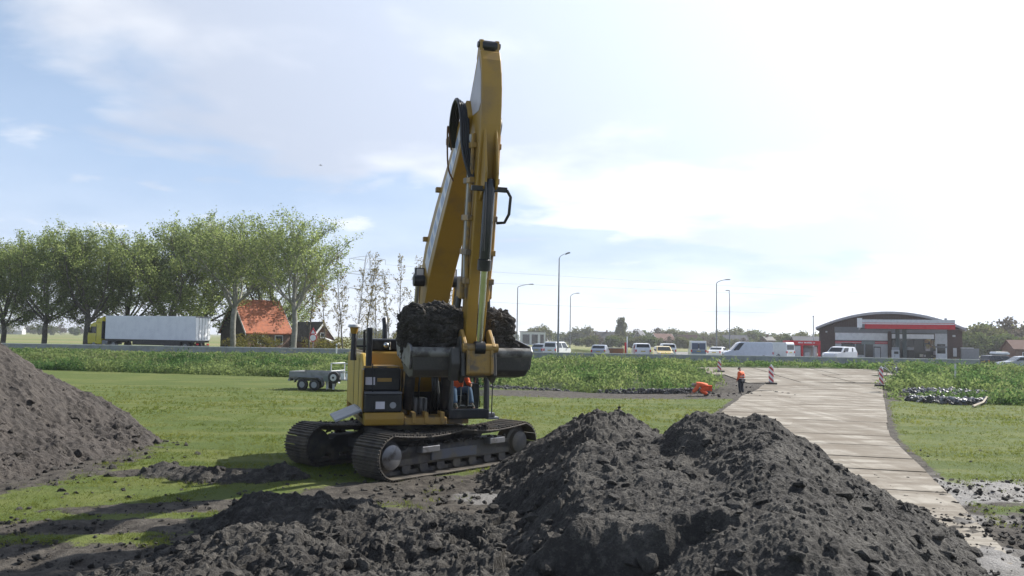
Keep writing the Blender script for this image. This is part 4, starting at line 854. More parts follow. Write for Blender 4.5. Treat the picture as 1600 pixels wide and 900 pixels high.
# ------------------------------------------------------------------ filling station
def station():
    D = 122.0; RZ = R(-22.5); cx = P(1388.5, 540, D).x; cs, sn = math.cos(RZ), math.sin(RZ)
    def along(px, ox, oy): k = P(px, 540, 1.0).x; return (k*oy-ox)/(cs-k*sn)
    w = along(1500.5, cx, D)-along(1277, cx, D); h = w/2; t = thing('filling_station', 'brick filling station hall with arched roof and dark shop front', 'filling station', (cx, D, 1.0), RZ)
    ev = 4.25; ap = 6.75
    arc = [(-h+w*i/24, ev+(ap-ev)*(1-((i-12)/12)**2)) for i in range(25)]
    MB().prism([(-h, 0)]+[(h, 0)]+arc[::-1], 0, 16, ax='y').build('wall', DBRICK, t)
    arc2 = [(-h-.5+(w+1)*i/24, ev-.05+(ap-ev)*(1-((i-12)/12)**2)) for i in range(25)]
    MB().prism([(x, z+.05) for x, z in arc2]+[(x, z+.42) for x, z in arc2[::-1]], -.9, 16.5, ax='y').build('roof', mat('pale roof edge', (0.42, 0.41, 0.43), .6), t)
    f = MB()
    for x in np.arange(-h+.3, h-.2, .33):
        zt = ev+(ap-ev)*(1-(x/h)**2); f.b2((x, -.02, 3.95), (x+.05, -.01, zt-.05))
    f.build('gable_cladding', mat('grey cladding joints', (0.10, 0.095, 0.10), .7), t)
    X = lambda px: along(px, cx, D)
    Zp = lambda py, px=1400: P(px, py, D+X(px)*sn).z-1.0
    grey = mat('grey fascia', (0.20, 0.205, 0.215), .6)
    MB().b2((X(1304), -.14, Zp(520, 1340)), (X(1480), -.003, Zp(511, 1340))).build('fascia', grey, t)
    MB().b2((X(1305), -.10, Zp(531.5, 1345)), (X(1387), -.003, Zp(520.2, 1345))).build('white_panel', M_['white'], t)
    MB().b2((X(1305), -.12, Zp(533.0, 1345)), (X(1387), -.003, Zp(531.7, 1345))).build('grey_strip', grey, t)
    for a, b_ in ((1305, 1346), (1367, 1387)):
        MB().b2((X(a), -.12, Zp(537.0, 1345)), (X(b_), -.003, Zp(533.2, 1345))).build('red_band', M_['red'], t)
        MB().b2((X(a), -.14, Zp(535.5, 1345)), (X(b_), -.121, Zp(534.9, 1345))).build('white_band_line', M_['white'], t)
    MB().b2((X(1346.3), -.15, Zp(538, 1345)), (X(1366.7), -.004, Zp(533.3, 1345))).build('grey_sign_panel', mat('grey green sign', (0.27, 0.31, 0.31), .5), t)
    MB().b2((X(1305), -.08, .0), (X(1387), -.003, Zp(537.2, 1345))).build('lower_panel', M_['offwhite'], t)
    def win(a, b_, y0, y1, deep=.1):
        fr = MB().b2((X(a), -deep, y0), (X(b_), -deep+.06, y1)).build('window', M_['grey'], t); MB().b2((X(a)+.08, -deep-.02, y0+.08), (X(b_)-.08, -deep+.05, y1-.08)).build('pane', M_['glass'], fr)
    win(1337, 1350.5, .4, 2.35); win(1351, 1364.5, .1, 2.45); win(1314, 1336, .4, 2.35)
    MB().b2((X(1365), -.16, 0), (X(1376), -.09, 1.75)).build('poster_frame', DARKWOOD, t)
    MB().b2((X(1366), -.18, .1), (X(1375), -.161, 1.6)).build('poster', M_['offwhite'], t)
    MB().b2((X(1387.5), -.35, 0), (X(1392.5), -.003, 4.1)).build('pilaster', DBRICK, t)
    # open shop: white lintel over a deep dark opening with shelves
    MB().b2((X(1393.5), -.09, Zp(529.3, 1430)), (X(1459.5), -.003, Zp(522.3, 1430))).build('lintel_panel', M_['white'], t)
    MB().b2((X(1393.5), -.06, 0), (X(1460), -.002, Zp(529.5, 1430))).build('shop_glazing', M_['glass'], t)
    for k in range(5): x = X(1394+k*16.2); MB().b2((x, -.10, 0), (x+.08, -.061, Zp(529.5, 1430))).build('mullion', M_['black'], t)
    g = random.Random(2); cols = [mat('shop goods %d' % i, c, .6) for i, c in enumerate(((.42, .33, .16), (.55, .5, .4), (.30, .18, .10), (.5, .45, .45)))]
    for k in range(13):
        x = X(1436+23*g.random()); z = .3+2.4*g.random(); wd = .25+.5*g.random(); MB().b2((x, -.085, z), (x+wd, -.065, z+.25+.4*g.random())).build('window_display', cols[k % 4], t)
    MB().b2((X(1461), -.10, Zp(541, 1470)), (X(1480), -.003, Zp(521, 1470))).build('white_panel', M_['offwhite'], t)
    d = MB().b2((X(1462), -.12, 0), (X(1479.5), -.003, Zp(543.5, 1470))).build('entrance_door', M_['white'], t); MB().b2((X(1464), -.14, .9), (X(1477), -.121, 2.3)).build('pane', M_['glass'], d)
    MB().b2((X(1461), -.15, Zp(543.3, 1470)), (X(1480), -.003, Zp(541.2, 1470))).build('grey_strip', grey, t)
    MB().b2((X(1488.5), -.18, Zp(526.5, 1490)), (X(1493), -.003, Zp(523.5, 1490))).build('wall_lamp', M_['offwhite'], t)
    MB().b2((X(1489), -.2, .5), (X(1494.5), -.003, 1.75)).build('wall_cabinet', M_['offwhite'], t)
    MB().b2((X(1290), -.18, Zp(519.5, 1290)), (X(1293), -.003, Zp(517.2, 1290))).build('wall_lamp', M_['offwhite'], t)
    # fuel canopy in front
    Dc = 111; cc = P(1418, 540, Dc).x; a = cc+along(1345, cc, Dc); b_ = cc+along(1492, cc, Dc); zb = P(1420, 514.2, Dc).z; zt = P(1420, 499.5, Dc).z
    c = thing('fuel_canopy', 'flat fuel canopy with white and red fascia on two dark columns', 'canopy', (cc+(a+b_-2*cc)/2*cs, Dc+(a+b_-2*cc)/2*sn, 1.0), RZ); hw = (b_-a)/2; z0 = zb-1; z1 = zt-1; zm = z0+(z1-z0)*.56
    MB().b2((-hw+.1, .12, z0+.05), (hw-.1, 7.5, z1-.1)).build('canopy_slab', grey, c)
    MB().b2((-hw, 0, zm+.12), (hw, .10, z1)).build('white_fascia', mat('canopy white', (0.62, 0.63, 0.66), .4), c); MB().b2((-hw, 0.01, zm+.045), (hw, .10, zm+.115)).build('white_line', M_['red'], c)
    MB().b2((-hw, -.01, zm-.08), (hw, .10, zm+.04)).build('white_line', M_['white'], c)
    MB().b2((-hw+.55, 0, z0), (hw, .10, zm-.085)).build('red_fascia', M_['red'], c)
    MB().b2((hw+.003, 0, z0), (hw+.10, 7.6, zm)).build('red_fascia', M_['red'], c); MB().b2((hw+.003, 0, zm+.003), (hw+.10, 7.6, z1)).build('white_fascia', M_['white'], c)
    MB().b2((-hw-.10, 0, z0), (-hw-.003, 7.6, z1)).build('white_fascia', M_['white'], c)
    MB().b2((-hw-.45, -.2, z0+.15), (-hw+.2, -.003, z1+.18)).build('canopy_sign', M_['white'], c)
    MB().b2((hw-1.0, 1.8, z1-.1), (hw-.7, 2.1, z1+.28)).build('roof_vent', M_['grey'], c)
    for px in (1402.5, 1413.5): x = along(px, cc-2.2*sn, Dc+2.2*cs)-(a+b_-2*cc)/2; MB().b2((x-.26, 2, 0), (x+.26, 2.5, z0+.06)).build('column', mat('green grey column', (0.085, 0.105, 0.105), .6), c)
    for px, D2 in ((1399, 112), (1422, 115.5)):
        p = P(px, 540, D2); q = thing('fuel_pump', ('pale fuel pump before the left canopy column' if px < 1410 else 'fuel pump with dark body right of the canopy columns'), 'fuel pump', (p.x, D2, 1.0))
        MB().b2((-.45, -.25, 0), (.45, .25, 1.35)).build('pump_body', M_['offwhite'] if px < 1410 else M_['black'], q, bevel=.03); MB().b2((-.4, -.28, 1.353), (.4, .28, 1.75)).build('pump_head', M_['grey'], q, bevel=.03); MB().b2((-.3, -.27, .8), (.3, -.251, 1.15)).build('display', M_['black'], q)
        MB().tube([(.46, 0, 1.2), (.62, -.05, .9), (.58, -.05, .4), (.47, 0, .6)], .025, 6).build('hose', M_['hose'], q)
station()
def washbay():
    D = 112; a = P(1234.5, 540, D).x; b = P(1282, 540, D).x; w = b-a; h = w/2; t = thing('wash_bay', 'small red framed kiosk with white lettering left of the filling station', 'kiosk', ((a+b)/2, D, 1.0)); z1 = P(1258, 532.3, D).z-1; z0 = P(1258, 539.5, D).z-1
    hd = MB().b2((-h, 0, z0), (h, 3, z1)).build('header', M_['red'], t)
    for x0, x1 in ((-h, -h+.28), (-h+1.55, -h+1.85), (h-.30, h)): MB().b2((x0, .02, 0), (x1, .3, z0-.004)).build('post', M_['red'], t)
    MB().b2((-h+.02, 2.9, 0), (h-.02, 3.0, z0-.004)).build('back_wall', mat('bay wall', (.28, .27, .26), .8), t)
    MB().b2((-h+.34, .08, .25), (-h+1.5, .2, z0-.1)).build('white_door', M_['offwhite'], t)
    MB().b2((-h+2.1, 1.2, 0), (h-.85, 1.4, z0-.35)).build('machine', M_['grey'], t); MB().b2((h-.8, .4, 0), (h-.36, .8, z0-.2)).build('machine', M_['offwhite'], t)
    MB().b2((-h+2.3, .8, .1), (-h+3.0, 1.1, .8)).build('bin', M_['offwhite'], t)
    g = random.Random(5); x = -h*.46; m = MB()
    while x < h*.58:
        lw = .07+.06*g.random()
        if g.random() > .13: m.b2((x, -.012, z0+.28), (x+lw, -.002, z0+.40+.07*g.random()))
        x += lw+.035
    m.build('lettering', M_['white'], hd)
washbay()
def pricebox():
    D = 108; p = P(1217.5, 540, D); t = thing('price_sign', 'low beige stand with white header board between long van and red kiosk', 'sign', (p.x, D, 1.0)); z1 = P(1217, 537.2, D).z-1; z0 = P(1217, 542, D).z-1
    MB().b2((-.72, -.1, z0), (.72, .1, z1)).build('header_board', M_['white'], t); MB().b2((-.55, -.09, .0), (.45, .09, z0-.003)).build('stand', mat('beige stand', (.36, .30, .19), .7), t)
    MB().b2((-.25, -.11, .2), (.30, -.091, z0-.25)).build('picture_panel', mat('brown panel', (.20, .12, .06), .7), t); MB().b2((-.6, -.12, z0+.16), (.5, -.101, z0+.22)).build('lettering', M_['grey'], t)
    D = 113; p = P(1229, 540, D); t = thing('garden_wall', 'low reddish wall between the price stand and the red kiosk', 'wall', (p.x, D, 1.0)); MB().b2((-.9, -.15, 0), (.8, .15, 1.05)).build('wall', FR, t); MB().b2((-.95, -.2, 1.053), (.85, .2, 1.12)).build('coping', M_['offwhite'], t)
    D = 118; a = P(1501.5, 540, D).x; b = P(1529, 540, D).x; t = thing('garden_wall', 'grey screen wall at the right side of the filling station', 'wall', ((a+b)/2, D, 1.0)); z = P(1515, 544.5, D).z-1; MB().b2((-(b-a)/2, -.12, 0), ((b-a)/2, .12, z)).build('wall', mat('grey screen', (.22, .235, .25), .7), t); MB().b2((-(b-a)/2, -.16, z+.003), ((b-a)/2-.8, .16, z+.12)).build('coping', M_['offwhite'], t)
    D = 97; a = P(948, 540, D).x; b = P(974.5, 540, D).x; t = thing('garden_wall', 'low orange brick wall beside the red and white beacon across the road', 'wall', ((a+b)/2, D, float(gz(12, D)))); 
    z = P(960, 544.3, D).z-t.location.z; MB().b2((-(b-a)/2, -.12, 0), ((b-a)/2, .12, z)).build('wall', mat('orange brick', (.30, .14, .075), .85, c2=(.22, .13, .09), scale=2), t); MB().b2((-(b-a)/2, -.16, z+.003), ((b-a)/2, .16, z+.07)).build('coping', M_['offwhite'], t)
pricebox()
def beacon_far():
    D = 96; p = P(979, 540, D); t = thing('warning_beacon', 'slim red and white warning beacon across the road beside the orange wall', 'beacon', (p.x, D, float(gz(p.x, D)))); z = P(979, 526, D).z-t.location.z
    MB().b2((-.24, -.04, .4), (.0, .04, z*.72)).build('red_board', M_['red'], t); MB().b2((.003, -.04, 0), (.13, .04, z)).build('white_post', M_['white'], t)
beacon_far()
def roadsign():
    D = 97; p = P(489, 540, D); t = thing('road_sign', 'red and white road sign, triangle above a round plate, before the gable house', 'road sign', (p.x, D, float(gz(p.x, D))), R(-8)); z = lambda y: P(489, y, D).z-t.location.z
    MB().tube([(0, 0, 0), (0, 0, z(512))], .045, 8).build('pole', M_['galv'], t)
    tri = MB().prism([(-.46, z(522.0)), (.46, z(522.0)), (0, z(511.5))], -.09, -.06, ax='y').build('triangle_plate', M_['red'], t); MB().prism([(-.26, z(521)), (.26, z(521)), (0, z(515))], -.097, -.092, ax='y').build('white_field', M_['white'], tri)
    c = [(.46*math.cos(i*math.pi/12), z(527.8)+.46*math.sin(i*math.pi/12)) for i in range(24)]; rd = MB().prism(c, -.09, -.06, ax='y').build('round_plate', M_['red'], t)
    c = [(.37*math.cos(i*math.pi/12), z(527.8)+.37*math.sin(i*math.pi/12)) for i in range(24)]; MB().prism(c, -.097, -.092, ax='y').build('white_field', M_['white'], rd)
roadsign()
# ------------------------------------------------------------------ barricade boards, bicycles, pole
def striped(name):
    m_, nt, N, L = nodes(name); out = N.new('ShaderNodeOutputMaterial'); b = N.new('ShaderNodeBsdfPrincipled'); L.new(b.outputs[0], out.inputs[0]); v = N.new('ShaderNodeTexCoord').outputs['Object']
    s = N.new('ShaderNodeSeparateXYZ'); L.new(v, s.inputs[0]); f = mathn(N, L, 'FRACT', mathn(N, L, 'MULTIPLY', mathn(N, L, 'ADD', s.outputs[2], mathn(N, L, 'MULTIPLY', s.outputs[0], 1.0)), 2.9), 0)
    c = mixc(N, L, mathn(N, L, 'GREATER_THAN', f, .5), (.74, .70, .70), (.46, .04, .05)); L.new(c, b.inputs['Base Color']); b.inputs['Roughness'].default_value = .45; return m_
STRIPE = striped('red white stripes')
def board(px, pyb, pyt, D, rz, label, lamp_=True, w=.30):
    p = P(px, pyb, D); z0 = p.z; h = P(px, pyt, D).z-z0; t = thing('barricade_board', label, 'barricade', (p.x, D, z0), rz, 'striped barricade boards along the haul road')
    MB().b2((-.34, -.22, -.06), (.34, .22, .06)).build('foot', M_['rubber'], t, bevel=.02); hb = h-(.16 if lamp_ else 0)
    MB().b2((-w/2, -.025, .063), (w/2, .025, hb)).build('board', STRIPE if lamp_ else M_['offwhite'], t, bevel=.012)
    if lamp_: MB().tube([(0, 0, hb+.003), (0, 0, hb+.05), (0, 0, hb+.15)], [.09, .085, .03], 8).build('warning_light', M_['offwhite'], t, smooth=True)
board(1124, 580, 561.5, 62, R(15), 'striped barricade board with a white lamp, behind the standing worker to the left')
board(1205, 599, 569, 51.0, R(-10), 'striped barricade board at the left edge of the haul road, right of the standing worker')
board(1377, 602, 571.5, 50.0, R(20), 'striped barricade board at the right edge of the haul road by the bicycles')
board(1493, 593, 568.5, 56.0, R(76), 'pale barricade board seen edge-on above the rubble at the right', False)
def bicycle(px, pyb, D, rz, label, c):
    p = P(px, pyb, D); t = thing('bicycle', label, 'bicycle', (p.x, D, p.z), rz, 'bicycles parked by the haul road'); t.rotation_euler = (0, R(6), rz)
    for y, nm in ((.53, 'front'), (-.53, 'rear')):
        w = MB(); w.tube([(0, y+.33*math.cos(a*math.pi/12), .34+.33*math.sin(a*math.pi/12)) for a in range(25)], .022, 6, caps=False); wo = w.build('wheel', M_['rubber'], t); sp = MB()
        for k in range(9): sp.tube([(0, y, .34), (0, y+.31*math.cos(k*.7), .34+.31*math.sin(k*.7))], .004, 3)
        sp.build('spokes', M_['galv'], wo)
    f = MB()
    for a, b in (((0, -.53, .34), (0, -.1, .30)), ((0, -.1, .30), (0, -.22, .92)), ((0, -.53, .34), (0, -.2, .78)), ((0, -.1, .3), (0, .36, .82)), ((0, -.2, .8), (0, .34, .88)), ((0, .53, .34), (0, .33, 1.02))): f.tube([a, b], .02, 6)
    f.build('bike_frame', c, t); MB().tube([(-.29, .18, 1.02), (-.24, .28, 1.06), (0, .33, 1.05), (.24, .28, 1.06), (.29, .18, 1.02)], .018, 6).build('handlebar', M_['galv'], t); MB().box((0, -.24, .96), (.16, .26, .07), taper=.7).build('saddle', M_['black'], t, bevel=.02)
    MB().b2((-.07, -.80, .68), (.07, -.32, .71)).build('carrier', M_['galv'], t); MB().tube([(0, .53+.37*math.cos(a*.25), .34+.37*math.sin(a*.25)) for a in range(2, 11)], .03, 4).build('mudguard', M_['white'], t)
bicycle(1390, 590, 58.5, R(40), 'bicycle with pale mudguard just right of the barricade board', M_['grey'])
bicycle(1403, 589, 58.8, R(150), 'bicycle standing apart at the right end of the haul road', M_['galv'])
def plank():
    a = G(1520, 630, .25); b = G(1551, 621, .35); o = MB().tube([(a.x, a.y, .10), (b.x*.5+a.x*.5, b.y*.5+a.y*.5, .2), (b.x, b.y+.5, .35)], [.06, .05, .04], 6).build('branch', mat('pale dead wood', (.36, .31, .24), .8)); tag(o, 'pale bare branch lying at the edge of the rubble', 'branch')
plank()
# ------------------------------------------------------------------ road vehicles
def vehicle(name, label, cat, loc, rz, W, outline, belt, paint, tail=None, wheels=(1.3, -1.3), wr=.31, tumble=.13, glass_side=((.15, .95),), rear_glass=True, nose=None, group=None, roofrack=None, lower=None):
    """outline: (y, z) points from the front bumper over the roof to the rear bumper; y forward. rz turns it."""
    t = thing(name, label, cat, loc, rz, group); hw = W/2; zt = max(z for _, z in outline)
    def w(z): return hw*(1-tumble*max(0, (z-belt))/(zt-belt)) if z > belt else hw*(1-.03*(belt-z))
    n = len(outline); vs = []; 
    for y, z in outline: vs += [(-w(z), y, z), (w(z), y, z)]
    fs = [(2*i, 2*i+1, 2*i+3, 2*i+2) for i in range(n-1)]+[(2*n-2, 2*n-1, 1, 0)]
    up = [i for i in range(n) if outline[i][1] >= belt-1e-6]; lo = [i for i in range(n) if i <= up[0] or i >= up[-1]]
    for sd in (0, 1): fs += [tuple(2*i+sd for i in lo), tuple(2*i+sd for i in up)]
    m = MB().add(vs, fs); m.build('body', paint, t, bevel=.05)
    # glass: windscreen, rear and sides, each slightly proud
    def face_glass(i, name, a=.10, b=.9):
        (y0, z0), (y1, z1) = outline[i], outline[i+1]; d = Vector((0, y1-y0, z1-z0)); nn = Vector((0, d.z, -d.y)).normalized()*.012
        if nn.z < 0: nn = -nn
        A = Vector((0, y0, z0))+d*a+nn; B = Vector((0, y0, z0))+d*b+nn; k0, k1 = w(A.z)*.86, w(B.z)*.84
        MB().quad((-k0, A.y, A.z), (k0, A.y, A.z), (k1, B.y, B.z), (-k1, B.y, B.z)).build(name, M_['glass'], t)
    ws = next(i for i in range(n-1) if outline[i][1] >= belt-.02 and outline[i+1][1]-outline[i][1] > .25); face_glass(ws, 'windscreen', .06, .94)
    if rear_glass:
        rs = max(i for i in range(n-1) if outline[i+1][1] <= outline[i][1]-.25 and outline[i][1] > belt+.2); face_glass(rs, 'rear_window', .12, .8 if outline[rs+1][1] > belt-.15 else max(.3, .9*(outline[rs][1]-belt)/(outline[rs][1]-outline[rs+1][1])))
    yr0 = outline[ws][0]; yr1 = outline[ws+1][0]; yb1 = min(y for y, z in outline if z > belt+.05); top = zt-.14
    yl = lambda z: yr0+(yr1-yr0)*min(1, (z-outline[ws][1])/(outline[ws+1][1]-outline[ws][1]))
    for a, b in glass_side:                   # fractions of cabin length measured from the windscreen
        for s in (-1, 1):
            z0, z1 = belt+.06, top; L0, L1 = yl(z0)-yb1, yl(z1)-yb1; x0, x1 = s*(w(z0)+.012), s*(w(z1)+.012)
            MB().quad((x0, yl(z0)-L0*a-.06, z0), (x0, yl(z0)-L0*b, z0), (x1, yl(z1)-L1*b-.04, z1), (x1, yl(z1)-L1*a-.06, z1)).build('side_window', M_['glass'], t)
    for y in wheels:
        for s in (-1, 1):
            cyl = MB(); x = s*(hw-.13); cyl.tube([(x-.11, y, wr), (x-.08, y, wr), (x+.08, y, wr), (x+.11, y, wr)], [wr*.9, wr, wr, wr*.9], 18); wo = cyl.build('wheel', M_['rubber'], t, smooth=True)
            MB().tube([(x+s*.112, y, wr), (x+s*.125, y, wr)], [wr*.62, wr*.55], 12).build('rim', M_['galv'], wo)
    y0 = outline[0][0]; y1 = outline[-1][0]; zl = belt*.72
    for s in (-1, 1):
        MB().b2((s*hw*.62, y0-.10, zl-.08), (s*hw*.93, y0+.04, zl+.09)).build('headlight', M_['chrome'], t, bevel=.02); MB().b2((s*hw*.80, y1-.05, zl-.05), (s*hw*.98, y1+.12, zl+.22)).build('tail_light', M_['red'], t, bevel=.02)
        MB().b2((s*(hw+.02), yr0-.42, belt), (s*(hw+.18), yr0-.30, belt+.14)).build('wing_mirror', lower or M_['black'], t, bevel=.02)
    MB().b2((-hw*.9, y0-.06, .24), (hw*.9, y0+.06, .44)).build('bumper', lower or M_['black'], t, bevel=.03)
    MB().b2((-.26, y1-.03, zl-.02), (.26, y1+.1, zl+.09)).build('number_plate', mat('plate yellow', (.5, .38, .06), .5), t)
    return t
HATCH = [(2.0, .30), (2.05, .62), (1.92, .76), (1.05, .93), (.35, 1.40), (-.3, 1.47), (-1.35, 1.42), (-1.85, .98), (-1.98, .90), (-2.0, .32)]
SEDAN = [(2.2, .30), (2.25, .60), (2.1, .74), (1.0, .92), (.3, 1.36), (-.3, 1.42), (-.95, 1.36), (-1.65, .98), (-2.2, .92), (-2.25, .62), (-2.22, .32)]
ESTATE = [(2.2, .30), (2.25, .62), (2.1, .78), (1.05, .95), (.35, 1.42), (-.3, 1.48), (-1.75, 1.44), (-2.15, .98), (-2.22, .90), (-2.22, .32)]
SUV = [(2.2, .38), (2.25, .80), (2.1, 1.0), (1.1, 1.12), (.5, 1.66), (0, 1.74), (-1.9, 1.70), (-2.2, 1.15), (-2.25, 1.0), (-2.25, .38)]
VAN = [(2.75, .38), (2.8, .9), (2.65, 1.12), (1.95, 1.34), (1.15, 2.35), (.7, 2.52), (-2.85, 2.52), (-2.95, 2.3), (-3.0, 1.2), (-3.0, .38)]
MINI = [(2.3, .35), (2.35, .8), (2.2, .98), (1.5, 1.10), (.85, 1.72), (.4, 1.86), (-2.0, 1.86), (-2.2, 1.75), (-2.32, 1.05), (-2.35, .36)]
def paint(n, c): return mat(n, c, .28, coat=.5, c2=tuple(x*.9 for x in c))
WHITEP = paint('white car paint', (.74, .75, .77)); DARKP = paint('dark car paint', (.02, .022, .028)); SILVER = paint('silver car paint', (.42, .45, .49)); YEL = paint('pale yellow car paint', (.62, .47, .16)); BLUEG = paint('blue grey car paint', (.28, .32, .38))
def vat(px, D): p = P(px, 545, D); return (p.x, D, float(gz(p.x, D))+.012)
vehicle('car', 'white hatchback on the road just right of the bucket, behind the tallest lamp', 'car', vat(871, 97), R(-30), 1.7, [(y*.88, z*.94) for y, z in MINI], .96, WHITEP, glass_side=((.05, .45), (.5, .95)))
vehicle('car', 'dark windowed car half hidden behind the white hatchback', 'car', vat(850, 99), R(-30), 1.7, HATCH, .93, BLUEG, glass_side=((.05, .48), (.54, .93)))
vehicle('car', 'blue-grey car in front of the low orange wall', 'car', vat(938, 94.5), R(-14), 1.7, HATCH, .93, BLUEG, glass_side=((.05, .48), (.54, .93)))
vehicle('car', 'dark windowed car with white sides seen from behind, right of the red beacon', 'car', vat(1001, 93), R(-2), 1.8, SUV, 1.12, WHITEP, glass_side=((.05, .45), (.5, .95)))
MB_ = None
vehicle('car', 'pale yellow car seen from the front on the road', 'car', vat(1036, 90.5), R(178), 1.75, HATCH, .93, YEL, glass_side=((.05, .48), (.54, .93)))
vehicle('car', 'white car with dark rear window behind the yellow car', 'car', vat(1042, 99), R(-4), 1.75, SUV, 1.12, WHITEP, glass_side=((.05, .48), (.54, .93)))
vehicle('van', 'tall white van with blue tinted rear windows seen from behind', 'van', vat(1089, 102), R(-9), 1.95, [(y, z*.84) for y, z in VAN], 1.12, WHITEP, glass_side=((.03, .16),), wheels=(1.8, -1.8), wr=.34, tumble=.06)
def van_back():
    t = [o for o in bpy.data.objects if o.get('label', '').startswith('tall white van')][0]; bl = mat('blue tinted glass', (.05, .08, .16), .1)
    for s in (-1, 1): MB().b2((s*.08, -3.035, 1.05), (s*.82, -3.005, 1.86)).build('rear_window', bl, t)
    MB().b2((-.88, -3.02, .55), (.88, -3.001, 1.0)).build('rear_door_panel', mat('blue door panel', (.16, .22, .34), .4), t)
van_back()
vehicle('car', 'low white saloon car at the foot of the right lamp post', 'car', vat(1123, 104), R(-30), 1.75, SEDAN, .93, WHITEP, glass_side=((.05, .48), (.54, .93)))
vehicle('van', 'long white panel van with sloping nose driving left', 'van', vat(1166, 90), R(84), 2.0, [(y*.92, z*.83) for y, z in VAN], 1.11, paint('van white', (.60, .63, .72)), glass_side=((.02, .17),), wheels=(1.7, -1.7), wr=.34, tumble=.06)
vehicle('van', 'pale high box van half hidden behind the long white van', 'van', vat(1203, 105), R(40), 2.0, [(y, z*.84) for y, z in VAN], 1.12, paint('pale van', (.6, .64, .66)), glass_side=((.02, .17),), wheels=(1.8, -1.8), wr=.34, tumble=.05)
vehicle('car', 'white off-road car in front of the filling station', 'car', vat(1312, 91), R(128), 1.8, SUV, 1.12, WHITEP, glass_side=((.05, .42), (.68, .80)))
vehicle('car', 'black car with a white roof box at the right edge', 'car', vat(1562, 92), R(-78), 1.8, ESTATE, .95, DARKP, glass_side=((.05, .48), (.54, .93)))
def roofbox():
    b = [o for o in bpy.data.objects if o.get('label', '').startswith('black car with')][0]
    MB().prism([(-1.0, 1.56), (.9, 1.56), (1.05, 1.66), (.7, 1.86), (-.9, 1.86), (-1.05, 1.7)], -.42, .42).build('roof_box', M_['white'], b, bevel=.05); MB().b2((-.5, -.6, 1.45), (.5, -.5, 1.555)).build('roof_bar', M_['black'], b); MB().b2((-.5, .4, 1.45), (.5, .5, 1.555)).build('roof_bar', M_['black'], b)
roofbox()
vehicle('car', 'silver estate car cut off by the right edge', 'car', vat(1594, 86.5), R(82), 1.8, ESTATE, .95, SILVER, glass_side=((.05, .48), (.54, .93)))
for o in bpy.data.objects:                    # the two cars beyond the end of the barrier stand lower, beside the road
    if o.get('label', '').startswith(('black car with', 'silver estate')): o.location.z -= .42
